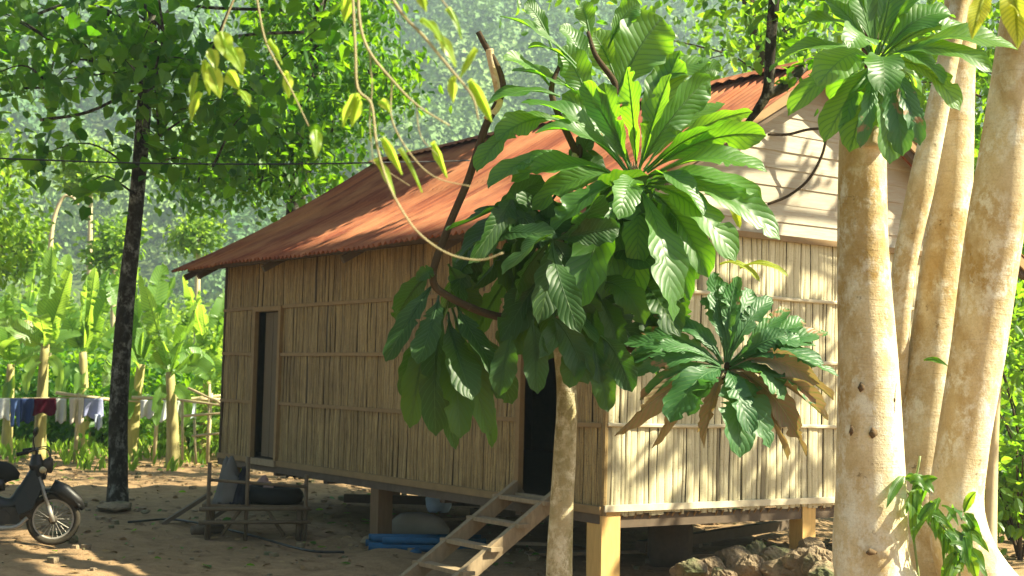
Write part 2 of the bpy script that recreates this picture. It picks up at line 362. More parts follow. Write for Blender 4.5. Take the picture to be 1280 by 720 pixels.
# undergrowth at the foot: bright bushes
um = MB()
for i in range(230):
    yy = 33+95*rng.random()**1.3; xx = rng.uniform(-.47, .47)*yy; rr = rng.uniform(.8, 2.1)*(1+(yy-33)/50)
    hgt = rr*rng.uniform(.7, 1.4)*(1+(yy-31)/60)
    hgt = min(hgt, .042*yy*rng.uniform(.6, 1.1))
    crown(um, (xx, yy, hgt*.6), (rr*1.2, rr, hgt), 800, .2+.17*yy/50, T_OVAL, TF9, lump=.3, t0=rng.random()*.6, t1=.4+rng.random()*.6)
uo = um.build('undergrowth', M['bright'], kind='stuff'); tag(uo, 'sunny lime green undergrowth beyond the banana plants', 'undergrowth')
um = MB()
for i in range(60):
    yy = rng.uniform(29.5, 33); xx = rng.uniform(-.5, .5)*yy; rr = rng.uniform(.6, 1.1)
    crown(um, (xx, yy, rr*.7), (rr*1.3, rr, rr*1.2), 700, .2, T_OVAL, TF9, lump=.3)
uo = um.build('undergrowth', M['heart'], kind='stuff'); tag(uo, 'darker green thicket just behind the banana plants', 'undergrowth')

# ================================================================ the house
C0 = Vector((.745, 10.9, 0)); th = math.atan2(.571, .822)
u = Vector((-math.sin(th), math.cos(th), 0)); g = Vector((math.cos(th), math.sin(th), 0)); Zv = Vector((0, 0, 1))
LN, WD = 7.3, 4.56; ZF, ZE, ZR = .60, 2.78, 4.42; OV = .5; RK0, RK1 = -.28, .5
def H(s, t, z): return C0+u*s+g*t+Zv*z
house = empty('bamboo_house', C0, 'stilted bamboo hut with a rusty red corrugated roof and bleached plank gable', 'house')
MID = WD/2
def roof_z(t):
    q = min(max((t+OV)/(MID+OV), 0), 2);  q = q if q <= 1 else 2-q
    return ZE+(ZR-ZE)*q-.07*math.sin(math.pi*q)
def strips(mb, Pf, nrm, a0, a1, z0, z1, ragged=0.0, topf=None, wr=(.022, .062), tr=1.0):
    a = a0
    nrm = Vector(nrm)
    while a < a1-.012:
        w = min(random.uniform(*wr), a1-a); zt = z1 if topf is None else min(z1, topf(a+w/2))
        gap = random.choice((0, .001, .002, .005)); d0 = random.uniform(.004, .016); lean = random.uniform(-.008, .008)
        V = []; UVs = []
        for i, z in enumerate((z0-random.uniform(0, ragged), z0+(zt-z0)*.5, zt)):
            for j, (f, d) in enumerate(((0, 0), (.25, .006), (.75, .006), (1, 0))):
                p = Pf(a+gap/2+(w-gap)*f+lean*(i-1), z)+nrm*(d0+d+.004*math.sin(z*9+a*7)); V.append(tuple(p)); UVs.append((a, z))
        F_ = [(i*4+j, i*4+j+1, (i+1)*4+j+1, (i+1)*4+j) for i in range(2) for j in range(3)]
        if zt-z0 > .03: mb.add(V, F_, random.random()*tr, np.array(UVs))
        a += w
nL = -g; nG = -u
bands = [.60, 1.27, 1.82, 2.35, 2.9]
DO = [(.46, 1.10, .68, 2.28), (5.73, 6.39, .66, 2.30)]      # the two doorways: s0, s1, z0, z1
wm = MB(); bk = MB()
for zi in range(4):
    z0, z1 = bands[zi], bands[zi+1]
    for a0, a1 in ((0, .46), (1.10, 5.73), (6.39, LN)):
        strips(wm, lambda a, z: H(a, 0, z), nL, a0, a1, z0, z1+(.02 if zi < 3 else .12), .03 if zi == 0 else .015, None, (.022, .06), .92)
for d in DO: strips(wm, lambda a, z: H(a, 0, z), nL, d[0], d[1], d[3], 3.0)
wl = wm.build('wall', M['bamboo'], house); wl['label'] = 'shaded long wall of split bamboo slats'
def panel(mb, s0, s1, t0, t1, z0, z1): mb.box(H((s0+s1)/2, (t0+t1)/2, (z0+z1)/2), u*((s1-s0)/2), g*((t1-t0)/2), Zv*((z1-z0)/2))
for a0, a1 in ((0.01, .46), (1.10, 5.73), (6.39, LN)): panel(bk, a0, a1, .004, .02, ZF+.02, 3.0)
for d in DO: panel(bk, d[0], d[1], .004, .02, d[3], 3.0)
bk.build('wall', M['backing'], house)['label'] = 'dark backing added behind the bamboo slats to block light'  # added sheet keeps light from leaking through the slat gaps
w2 = MB()
for zi in range(4):
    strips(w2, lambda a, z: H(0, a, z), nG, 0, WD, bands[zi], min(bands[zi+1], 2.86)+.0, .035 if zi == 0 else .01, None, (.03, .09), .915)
gw = w2.build('wall', M['bamboo_pale'], house); gw['label'] = 'sunlit bamboo end wall, the sun put into its pale colour'
w3 = MB(); panel(w3, .004, .02, .01, WD, ZF+.02, 2.9); panel(w3, LN-.03, LN, .01, WD, ZF, 2.9); panel(w3, .01, LN, WD-.03, WD, ZF, 2.9)
panel(w3, 0, LN, .05, WD-.05, ZF+.0, ZF+.05)
w3.build('floor', M['backing'], house)['label'] = 'plank floor and hidden inner walls'
# gable triangles
pm = MB()
zt = 2.86; kk = 0
while zt < ZR-.12:
    z1 = zt+.152
    q = lambda z: (z-ZE)/(ZR-ZE)*(MID+OV)-OV+.03
    ta, tb = max(-.0, q(zt)), min(WD, WD-q(zt)); tc, td = max(0, q(z1)), min(WD, WD-q(z1))
    if tc >= td: tc = td = MID
    cuts = [0, 1] if kk != 4 else [0, .62, 1]
    for c_ in range(len(cuts)-1):
        f0, f1 = cuts[c_]+(.002 if c_ else 0), cuts[c_+1]; w = random.uniform(-.004, .004)
        V = []
        for dz, off, (A_, B_) in ((zt-.008, .024, (ta, tb)), (z1, .014, (tc, td))):
            for f in (f0, f1):
                tt = A_+(B_-A_)*f
                V.append(H(-off-w, tt, dz)); V.append(H(-off+.016-w, tt, dz))
        V = [tuple(v) for v in V]
        pm.add(V, [(0,2,6,4), (1,5,7,3), (0,1,3,2), (4,6,7,5), (0,4,5,1), (2,3,7,6)], random.random())
    zt = z1; kk += 1
gp = pm.build('gable', M['plank'], house); gp['label'] = 'gable of overlapping bleached planks'
for s in (0.03, LN-.02):
    bm = MB()
    v = [H(s, 0, 2.86), H(s, WD, 2.86), H(s, WD, 2.95), H(s, MID, ZR-.08), H(s, 0, 2.95)]
    bm.add([tuple(x) for x in v], [(0, 1, 2, 3), (0, 3, 4)])
    bm.build('gable', M['backing'], house)['label'] = 'dark backing behind the gable planks'
# battens
for z in (1.27, 1.82, 2.35):
    for a0, a1 in ((0, .46), (1.12, 5.70), (6.41, LN)):
        b = MB(); b.beam(H(a0, -.03, z), H(a1, -.03, z+random.uniform(-.012, .012)), .018, .036); b.build('batten', M['batten'], house)
    b = MB()
    n = 9; pts = [H(-.03, WD*i/n, z+.006*math.sin(i*2+z)) for i in range(n+1)]
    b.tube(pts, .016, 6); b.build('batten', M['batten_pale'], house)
b = MB(); b.beam(H(-.055, 0, 2.86), H(-.055, WD, 2.86), .03, .05); b.build('batten', M['batten'], house)
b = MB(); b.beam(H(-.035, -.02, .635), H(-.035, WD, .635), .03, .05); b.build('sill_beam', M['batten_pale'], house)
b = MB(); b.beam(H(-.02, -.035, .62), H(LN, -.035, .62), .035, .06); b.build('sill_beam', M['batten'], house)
b = MB(); b.beam(H(0, -.015, .56), H(LN, -.015, .56), .05, .09); b.build('floor_beam', M['darkwood'], house)
b = MB(); b.beam(H(.03, 0.02, .53), H(.03, WD, .53), .06, .10); b.build('floor_beam', M['darkwood'], house)
for s in (1.2, 2.4, 3.55, 4.7, 5.9, 7.1):
    b = MB(); b.beam(H(s, .05, .52), H(s, WD, .52), .08, .10); b.build('floor_beam', M['darkwood'], house)
for i in range(60):
    b = MB(); a = i*WD/60+random.uniform(0, .04); b.tube([H(-.02, a, .585), H(.02, a, .55+random.uniform(-.03, .01))], .008, 5)
    b.build('floor_cane', M['batten'], house)
# stilts
for s in (.06, 3.52, 7.1):
    for t in (.06, 2.25, 4.45):
        b = MB(); w = .105 if s == .06 and t == .06 else .09
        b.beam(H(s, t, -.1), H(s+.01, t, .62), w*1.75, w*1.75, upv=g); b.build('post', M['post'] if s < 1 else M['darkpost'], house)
# corner poles of the wall
for s, t in ((0, 0), (LN, 0), (0, WD)):
    b = MB(); b.tube([H(s-.012, t-.01, .58), H(s-.012, t-.01, 2.9)], .026, 8); b.build('corner_pole', M['batten'] if t else M['bamboo'], house)
# doors
for (s0, s1, z0, z1), ajar in zip(DO, (None, 1)):
    for s in (s0, s1):
        b = MB(); b.beam(H(s, -.028, z0-.05), H(s, -.028, z1+.03), .055, .05, upv=g); b.build('door_frame', M['batten'], house)
    b = MB(); b.beam(H(s0-.04, -.033, z1+.03), H(s1+.04, -.033, z1+.03), .05, .05); b.build('door_frame', M['batten'], house)
    b = MB(); b.beam(H(s0-.04, -.04, z0-.045), H(s1+.04, -.04, z0-.045), .07, .07); b.build('door_sill', M['wood'], house)
    if ajar:
        b = MB(); L = .50; a0 = H(s0+.03, -.005, 0); dd = (u*.99+g*.10).normalized(); nn = dd.cross(Zv)
        for i in range(4):
            b.box(a0+dd*(L*(i+.5)/4)+Zv*((z0+z1)/2)+nn*random.uniform(0, .006), dd*(L/8-.002), nn*.012, Zv*((z1-z0)/2-.01))
        dr = b.build('door', M['dooor'], house); dr['label'] = 'grey plank door standing slightly open'
        for z in (1.0, 1.95):
            b = MB(); b.beam(a0+Zv*z-nn*-.02+dd*.02, a0+Zv*z+nn*.02+dd*(L-.04), .02, .07); b.build('door_brace', M['dooor'], dr)
# roof sheets
def roof_sheet(sign):
    b = MB(); per = .095; na = int((LN+RK1-RK0)/per*6); rows = [0, .18, .36, .5, .505, .68, .85, 1.0]
    V = []; UV = []; TT = []
    for i, q in enumerate(rows):
        t = -OV+(MID+OV)*q; z = roof_z(t)+.0+(.014 if q <= .5 and i < 4 else 0)*0+(.012 if q > .5 else 0)
        tt = t if sign > 0 else WD-t
        for j in range(na+1):
            s = RK0+(LN+RK1-RK0)*j/na; wv = .019*math.sin(2*math.pi*(s-RK0)/per)
            sheet = math.floor((s-RK0)/.76); zz = z+wv+.012*math.sin(s*1.3+q*2)+(hash((sheet, sign)) % 5)*.0016
            e = .018*math.sin(sheet*2.7)*(1-q)*(i == 0)
            p = H(s, tt-e*sign, zz+.03); V.append(tuple(p)); UV.append((s+20*(sign < 0), q*3.2)); TT.append((math.sin(sheet*12.9+(q > .5)*5.1)*43.7) % 1)
    idx = np.arange(len(rows)*(na+1)).reshape(len(rows), na+1)
    f = np.stack([idx[:-1, :-1], idx[:-1, 1:], idx[1:, 1:], idx[1:, :-1]], -1).reshape(-1, 4)
    b.add(V, f[:, ::-1] if sign > 0 else f, np.array(TT), np.array(UV)); o = b.build('roof', M['roof'], house, smooth=True)
    md = o.modifiers.new('thick', 'SOLIDIFY'); md.thickness = .003
    return o
rf = roof_sheet(1); rf['label'] = 'front slope of red corrugated sheets'; rb = roof_sheet(-1); rb['label'] = 'rear slope of red corrugated sheets'
b = MB(); n = 200; V = []; UV = []
for j in range(n+1):
    s = RK0-.02+(LN+RK1-RK0+.04)*j/n
    for i, (dt, dz) in enumerate(((-.17, -.075), (-.05, -.005), (0, .012), (.05, -.005), (.17, -.075))):
        wv = .012*(abs(((s*6.5) % 1)-.5)*4-1)*(i in (0, 4)); V.append(tuple(H(s, MID+dt, ZR+.065+dz+wv+.008*math.sin(s*1.7)))); UV.append((s, 3.3+dt))
idx = np.arange((n+1)*5).reshape(n+1, 5); b.add(V, np.stack([idx[:-1, :-1], idx[:-1, 1:], idx[1:, 1:], idx[1:, :-1]], -1).reshape(-1, 4), .6, np.array(UV))
rc = b.build('ridge_cap', M['roof'], rf); rc.modifiers.new('t', 'SOLIDIFY').thickness = .004
for t in (-.33, .05, .9, 1.7, WD-.9, WD-.05, WD+.33):
    b = MB(); b.beam(H(RK0+.04, t, roof_z(t)-.03), H(LN+RK1-.12, t, roof_z(t)-.03), .06, .07); b.build('purlin', M['darkwood'], house)
for s in (RK0+.07, 1.8, 3.6, 5.4, 7.2, 7.6):
    for sg in (0, 1):
        f = (lambda t: t) if sg == 0 else (lambda t: WD-t)
        b = MB(); b.beam(H(s, f(-.42), roof_z(-.42)-.10), H(s, f(MID), roof_z(MID)-.12), .05, .07); b.build('rafter', M['darkwood'], house)
for sg in (0, 1):   # barge boards on the near gable
    f = (lambda t: t) if sg == 0 else (lambda t: WD-t)
    b = MB(); b.beam(H(RK0+.02, f(-.46), roof_z(-.46)-.045), H(RK0+.02, f(MID), roof_z(MID)-.04), .02, .09); b.build('barge_board', M['batten'], house)
# ladder to the doorway
lad = empty('ladder', H(.8, -.6, 0), 'slanting wooden ladder leaning up to the dark doorway', 'ladder')
def lp(s, q, dz=0): return H(s-.25*(1-q)*0, -1.12+1.04*q, -.02+.70*q+dz)
for s in (.50, 1.10):
    b = MB(); b.beam(lp(s, -.03), lp(s, 1.06), .055, .12, upv=(0, 0, 1)); b.build('side_rail', M['wood'], lad)
for q in (.18, .42, .66, .9):
    b = MB(); b.box(lp(.8, q, .03), u*.37, (g*.055), Zv*.016); b.build('step', M['wood'], lad)
# vine on gable
b = MB(); b.tube(spline([at(960, 255, 11.85), at(985, 245, 11.9), at(1010, 225, 11.9), at(1027, 195, 11.9), at(1035, 165, 11.85), at(1048, 130, 11.8)]), .012, 6)
v = b.build('dry_vine', M['bark_brown'], smooth=True); tag(v, 'thin dry vine dangling across the bleached gable planks', 'vine')
b = MB(); b.tube(spline([at(1040, 160, 11.85), at(1010, 162, 11.85), at(985, 168, 11.85), at(960, 168, 11.8)]), .012, 6)
v = b.build('dry_vine', M['bark_brown'], smooth=True); tag(v, 'dark vine stretched level just under the gable peak', 'vine')

# ================================================================ big leaves
def big_leaf(mb, A, B, w, bulge=(0, 0, .08), nrm=(0, -1, .6), n=44, wave=.05, lobes=0, fold=.2, cor=.0045, nv=15, tint=None, tear=0, curl=0.0, prof='ob'):
    A = Vector(A); B = Vector(B); L = (B-A).length; ctl = (A+B)/2+Vector(bulge)*2
    nrm = Vector(nrm).normalized(); V = []; UV = []; mcols = [-1, -.8, -.55, -.28, 0, .28, .55, .8, 1]
    ph = random.random()*6; ph2 = random.random()*6; tw = random.uniform(-.35, .35)
    notch = [(random.random(), random.choice((-1, 1)), random.uniform(.25, .6)) for _ in range(tear)]
    for i in range(n+1):
        t = i/n; P = A*(1-t)**2+ctl*2*t*(1-t)+B*t*t; T = ((ctl-A)*(1-t)+(B-ctl)*t).normalized()
        nn = (nrm-T*nrm.dot(T)).normalized(); S = T.cross(nn).normalized()
        Rm = Matrix.Rotation(tw*t+curl*t*t, 3, T); S = Rm @ S; nn = Rm @ nn
        if prof == 'ob': pw = max(.035, (.5-.5*math.cos(math.pi*(t/.64)**.95))**.85 if t < .64 else math.sqrt(max(0, 1-((t-.64)/.36)**2.3)))
        elif prof == 'ban': pw = max(.03, (min(1, t*5)**.6)*(max(0, 1-t**5))**.6) if t > .10 else .03
        else: pw = max(.03, math.sin(math.pi*t**.85)**.8 if 0 < t < 1 else 0)
        if t > .97: pw = max(pw, .06)*.6
        for v in mcols:
            e = abs(v); ww = w*pw*(1+wave*math.sin(t*34+ph*(1 if v > 0 else 2))+lobes*abs(math.sin(t*math.pi*9))-lobes*.5)
            for (nt_, ns, nd) in notch:
                if ns*v > 0 and abs(t-nt_) < (.018 if prof == 'ob' else .010): ww *= 1-(nd if prof == 'ob' else min(.95, nd*1.6))*(1 if e > .5 else .3)
            ct = (t*nv-e*2.5) % 1; rid = (abs(ct-.5)*2)
            hgt = fold*e*w*pw*1.0-cor*L*rid*min(1, 4*e*(1.15-e)+.15)*(pw > .1)+e*e*w*.22*math.sin(t*11+ph2+(2 if v > 0 else 0))*pw
            V.append(tuple(P+S*(v*ww)+nn*hgt)); UV.append((t, .5+v*.5))
    k = len(mcols); idx = np.arange((n+1)*k).reshape(n+1, k)
    mb.add(V, np.stack([idx[:-1, :-1], idx[:-1, 1:], idx[1:, 1:], idx[1:, :-1]], -1).reshape(-1, 4), random.random() if tint is None else tint, np.array(UV))
    # midrib
    pts = []
    for i in range(9):
        t = i/8; pts.append(A*(1-t)**2+ctl*2*t*(1-t)+B*t*t-nrm*.002)
    mb.tube(pts, lerp_r([.007, .005, .002], 9), 5, .9, caps=False)

D0 = 7.5
tree = empty('large_leaf_tree', at(702, 770, D0)*1.0, 'young tree with huge ribbed leaves standing before the hut and its ladder', 'tree')
base = gr(702, 853); base = Vector((at(702, 800, D0).x, D0, 0)); tree.location = base; ORG[tree.name] = tuple(base)
tp = [base+Vector((-.01, 0, -.05)), at(699, 720, D0), at(702, 640, D0), at(706, 560, D0), at(708, 490, D0), at(700, 420, D0+.05), at(690, 350, D0+.1), at(705, 270, D0+.1), at(720, 190, D0+.15)]
b = MB(); sp = spline(tp, 6); b.tube(sp, lerp_r([.085, .068, .062, .06, .055, .045, .04, .03, .02], len(sp)), 16, lump=.03)
b.build('trunk', M['bark_mottled'], tree, smooth=True)
def limb(pts, rad, parent, mat='bark_brown', name='branch', seg=10):
    b = MB(); s = spline(pts, 6); b.tube(s, lerp_r(rad, len(s)), seg, lump=.05); return b.build(name, M[mat], parent, smooth=True)
limb([at(690, 400, D0+.05), at(620, 395, D0), at(560, 370, D0-.05), at(541, 345, D0-.05), at(560, 285, D0), at(585, 225, D0), at(606, 160, D0), at(628, 105, D0), at(598, 40, D0)],
     [.026, .022, .02, .02, .02, .02, .02, .02, .015], tree)
limb([at(608, 150, D0), at(624, 125, D0), at(614, 75, D0), at(612, 62, D0)], [.02, .022, .02, .022], tree, 'bark_pale')
limb([at(705, 300, D0+.1), at(750, 260, D0), at(793, 225, D0-.1)], [.03, .028, .026], tree)
limb([at(706, 470, D0), at(760, 430, D0+.1), at(840, 455, D0+.2), at(905, 475, D0+.1), at(912, 455, D0)], [.028, .026, .024, .024, .028], tree)
PX = D0/FPX
def L(mb, a, b_, wpx, da=0, db=0, D=D0, bu=(0, 0, .05), n=(0.1, -1, .5), **kw):
    big_leaf(mb, at(a[0], a[1], D+da), at(b_[0], b_[1], D+db), wpx*D/FPX/2*.80, bu, n, **kw)
# --- the main rosette, leaves in view one by one
mb = MB(); c = (795, 222)
for tip, w, da, db, bu, n in [
    ((782, 88), 52, 0, -.05, (0, -.08, 0), (-1, -.8, 0)),
    ((730, 100), 40, .1, .12, (-.02, -.05, .03), (-.2, -1, .5)),
    ((888, 98), 60, 0, .0, (.0, -.05, .05), (.1, -1, -.8)),
    ((915, 160), 58, -.02, -.1, (0, -.05, .06), (.6, -1, -1.2)),
    ((958, 172), 50, -.04, -.12, (0, -.05, .07), (.5, -1, -1.0)),
    ((962, 215), 48, -.05, -.2, (0, -.06, .08), (0, -.8, 1)),
    ((975, 300), 56, -.05, -.2, (0, -.06, .10), (.2, -.9, .9)),
    ((922, 328), 60, -.05, -.3, (0, -.08, .09), (.2, -1, .7)),
    ((838, 398), 62, -.08, -.4, (.02, -.10, .05), (.3, -1, .5)),
    ((722, 388), 62, -.05, -.35, (-.03, -.08, .05), (-.1, -1, .3)),
    ((770, 275), 46, -.1, -.5, (0, -.08, .06), (.2, -.6, 1)),
    ((655, 128), 54, 0, -.1, (0, -.05, .09), (.1, -.8, 1)),
    ((640, 225), 48, 0, -.15, (-.02, -.05, .08), (0, -.7, 1)),
    ((668, 170), 40, 0, -.25, (0, -.05, .10), (.2, -.7, 1)),
    ((690, 290), 46, 0, -.2, (0, -.06, .07), (-.1, -.8, .8)),
    ((850, 60), 60, .15, .3, (0, .05, .05), (0, -1, .4)),
    ((905, 130), 46, .1, .2, (0, .0, .08), (0, -.8, .9)),
    ((880, 270), 50, -.02, -.3, (0, -.06, .09), (.3, -.7, 1)),
    ((800, 330), 48, .0, -.15, (0, -.06, .05), (.3, -1, .3)), ((835, 90), 48, .08, .12, (0, 0, .03), (-.9, -1, 0)), ((758, 105), 44, .06, .05, (-.02, 0, .03), (-.8, -1, .2)), ((940, 140), 44, .08, .1, (0, 0, .07), (.4, -1, -.8)),
    ((950, 250), 46, .02, -.1, (0, -.03, .08), (.3, -.7, 1)), ((948, 275), 50, .05, .05, (0, -.02, .07), (.2, -1, .5)), ((885, 345), 54, .05, -.1, (0, -.05, .07), (.3, -1, .5)), ((862, 372), 44, .08, 0, (0, -.04, .07), (-.4, -1, .2)), ((790, 395), 50, .08, -.1, (0, -.04, .05), (-.3, -1, .2)),
    ((752, 372), 48, .05, -.1, (0, -.04, .05), (.5, -1, .2)), ((700, 345), 46, .05, 0, (0, -.03, .06), (-.4, -1, .5)), ((665, 262), 44, .08, .05, (0, -.03, .09), (.2, -.8, .9)), ((680, 145), 44, .1, .1, (0, 0, .07), (.3, -.7, .9)), ((702, 118), 46, .12, .15, (0, 0, .05), (.2, -1, .6))]:
    a = (c[0]+(tip[0]-c[0])*.08+random.uniform(-5, 5), c[1]+(tip[1]-c[1])*.08+random.uniform(-4, 4)); tip = (tip[0]+random.uniform(-4, 4), tip[1]+random.uniform(-4, 4))
    L(mb, a, tip, w, da, db, bu=bu, n=n, wave=.08, tear=3, curl=random.uniform(-.5, .5), fold=random.uniform(.12, .4))
o = mb.build('leaf_rosette', M['big'], tree, smooth=True); o['label'] = 'sunlit rosette of huge ribbed leaves at the front'
b = MB()
for i in range(6):
    p = at(c[0]+random.uniform(-6, 6), c[1]-8+random.uniform(-4, 8), D0-.12); b.tube([p, p+Vector((random.uniform(-.02, .02), -.01, .035))], [.008, .002], 6)
b.build('bud', M['withered'], tree)
# --- upper dark leaves
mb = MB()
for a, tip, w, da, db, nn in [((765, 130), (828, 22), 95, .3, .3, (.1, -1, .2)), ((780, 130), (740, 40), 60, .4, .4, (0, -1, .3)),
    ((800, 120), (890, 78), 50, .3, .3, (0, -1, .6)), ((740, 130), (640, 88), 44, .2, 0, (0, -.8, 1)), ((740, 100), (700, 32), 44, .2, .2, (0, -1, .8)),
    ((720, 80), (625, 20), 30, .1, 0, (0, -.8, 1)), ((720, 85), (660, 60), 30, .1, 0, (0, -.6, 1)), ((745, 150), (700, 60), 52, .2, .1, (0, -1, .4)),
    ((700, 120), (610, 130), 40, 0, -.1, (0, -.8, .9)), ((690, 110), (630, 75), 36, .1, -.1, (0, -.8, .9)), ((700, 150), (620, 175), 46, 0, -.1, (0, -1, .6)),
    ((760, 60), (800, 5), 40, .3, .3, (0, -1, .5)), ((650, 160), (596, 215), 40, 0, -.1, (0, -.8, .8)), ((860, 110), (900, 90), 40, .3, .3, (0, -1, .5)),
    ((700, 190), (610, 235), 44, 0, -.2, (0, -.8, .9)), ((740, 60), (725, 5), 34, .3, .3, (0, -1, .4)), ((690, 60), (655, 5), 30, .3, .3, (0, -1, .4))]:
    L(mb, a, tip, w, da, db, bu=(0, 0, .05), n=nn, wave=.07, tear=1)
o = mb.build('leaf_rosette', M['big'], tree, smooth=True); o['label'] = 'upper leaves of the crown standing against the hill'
limb([at(722, 195, D0+.15), at(745, 140, D0+.25), at(770, 110, D0+.3), at(745, 70, D0+.25), at(735, 40, D0+.3)], [.022, .02, .018, .014, .01], tree)
limb([at(722, 195, D0+.15), at(690, 120, D0+.1), at(700, 80, D0+.1)], [.02, .016, .01], tree)
# --- the dark hanging mass
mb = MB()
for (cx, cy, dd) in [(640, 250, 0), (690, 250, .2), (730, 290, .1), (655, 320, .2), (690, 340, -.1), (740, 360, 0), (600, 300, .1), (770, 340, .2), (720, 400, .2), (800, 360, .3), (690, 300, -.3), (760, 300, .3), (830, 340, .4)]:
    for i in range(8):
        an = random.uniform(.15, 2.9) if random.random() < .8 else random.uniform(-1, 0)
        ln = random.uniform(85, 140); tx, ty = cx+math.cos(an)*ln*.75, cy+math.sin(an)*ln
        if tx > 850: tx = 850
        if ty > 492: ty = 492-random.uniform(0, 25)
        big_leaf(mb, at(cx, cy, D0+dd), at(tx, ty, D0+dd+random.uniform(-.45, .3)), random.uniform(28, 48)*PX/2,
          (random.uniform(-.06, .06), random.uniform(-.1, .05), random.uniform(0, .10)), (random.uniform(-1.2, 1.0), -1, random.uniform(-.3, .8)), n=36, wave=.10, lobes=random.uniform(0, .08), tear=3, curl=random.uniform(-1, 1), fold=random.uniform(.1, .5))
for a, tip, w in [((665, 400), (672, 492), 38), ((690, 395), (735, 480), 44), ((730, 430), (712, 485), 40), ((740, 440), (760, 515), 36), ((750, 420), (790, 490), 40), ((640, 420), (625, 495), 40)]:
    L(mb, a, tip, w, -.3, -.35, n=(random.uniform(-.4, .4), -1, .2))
o = mb.build('leaf_rosette', M['bigshade'], tree, smooth=True); o['label'] = 'dense hanging leaves, coloured dark for their own shade, below the sunlit rosette'
# --- lower left cluster
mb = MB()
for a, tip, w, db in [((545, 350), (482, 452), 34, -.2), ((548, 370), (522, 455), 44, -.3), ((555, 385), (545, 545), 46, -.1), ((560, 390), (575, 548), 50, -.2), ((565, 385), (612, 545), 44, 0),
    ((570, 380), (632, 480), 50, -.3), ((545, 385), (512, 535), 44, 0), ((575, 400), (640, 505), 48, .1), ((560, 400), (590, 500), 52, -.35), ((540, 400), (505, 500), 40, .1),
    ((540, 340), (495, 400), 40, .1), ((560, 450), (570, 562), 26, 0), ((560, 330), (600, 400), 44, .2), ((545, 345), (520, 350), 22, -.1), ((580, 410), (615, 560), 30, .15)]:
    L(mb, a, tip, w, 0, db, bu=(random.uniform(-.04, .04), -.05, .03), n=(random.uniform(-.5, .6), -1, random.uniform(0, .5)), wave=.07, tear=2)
o = mb.build('leaf_rosette', M['bigshade'], tree, smooth=True); o['label'] = 'cluster of drooping leaves at the left branch'
for sgn, tipx, tipy in ((0, 524, 395), (1, 560, 470)):
    pass
# --- right lower rosette (blue green, withered edges)
c = (908, 458); mb = MB(); md_ = MB()
for tip, w, db, wi in [((786, 445), 30, -.1, 0), ((760, 462), 28, 0, 0), ((815, 392), 30, .15, 0), ((892, 340), 32, .15, 0), ((922, 345), 32, .1, 0), ((985, 385), 34, .1, 0), ((1035, 415), 36, 0, 0), ((1048, 470), 36, -.1, 0), ((1020, 505), 44, -.15, 0), ((860, 520), 44, -.2, 0), ((800, 500), 34, -.1, 0), ((880, 560), 34, -.1, 1), ((815, 560), 30, 0, 1), ((940, 545), 44, -.3, 0), ((1042, 500), 36, 0, 1), ((985, 575), 34, -.1, 1), ((905, 352), 36, .1, 0), ((878, 372), 34, .1, 0), ((940, 362), 44, .15, 0), ((965, 372), 34, .1, 0), ((1005, 400), 38, .05, 0), ((1020, 432), 40, -.05, 0), ((985, 420), 40, -.1, 0),
    ((1030, 455), 46, -.15, 0), ((838, 400), 34, .1, 0), ((800, 415), 32, .1, 0), ((772, 428), 34, .1, 0), ((745, 490), 30, 0, 0), ((838, 528), 66, -.35, 0), ((925, 572), 64, -.3, 0), ((962, 560), 54, -.2, 0),
    ((790, 470), 30, -.1, 0), ((768, 545), 46, -.1, 1), ((832, 545), 40, .05, 1), ((1035, 525), 60, -.1, 1), ((1000, 548), 50, -.1, 1), ((1025, 480), 46, -.15, 1), ((872, 540), 36, .1, 1), ((980, 500), 50, -.2, 0), ((1008, 570), 30, .05, 1)]:
    a = (c[0]+(tip[0]-c[0])*.06, c[1]+(tip[1]-c[1])*.06)
    big_leaf(md_ if wi else mb, at(a[0], a[1], D0-.02), at(tip[0], tip[1], D0+db), w*PX/2*(.62 if wi else .70), (random.uniform(-.03, .03), -.05, .075 if tip[1] > 430 else .035), (random.uniform(-.2, .4), -.9, .8), lobes=.12, wave=.06, nv=13, tear=6+3*wi, cor=.008, curl=wi*random.choice((-1.6, 1.4)), fold=.2+.5*wi)
tint = None
o = mb.build('leaf_rosette', M['bluegreen'], tree, smooth=True); o['label'] = 'blue green rosette against the sunlit wall'
o = md_.build('leaf_rosette', M['withered'], tree, smooth=True); o['label'] = 'withered brown leaves hanging under the blue green rosette'
# yellow leaves behind
for a, tip, w in [((925, 335), (985, 345), 11), ((900, 330), (950, 352), 12), ((915, 235), (938, 252), 18), ((905, 255), (925, 285), 14)]:
    mb = MB(); L(mb, a, tip, w, .3, .3, n=(0, -1, .5)); mb.build('leaf', M['yellowleaf'], tree, smooth=True)['label'] = 'yellowing leaf at the right edge of the crown'

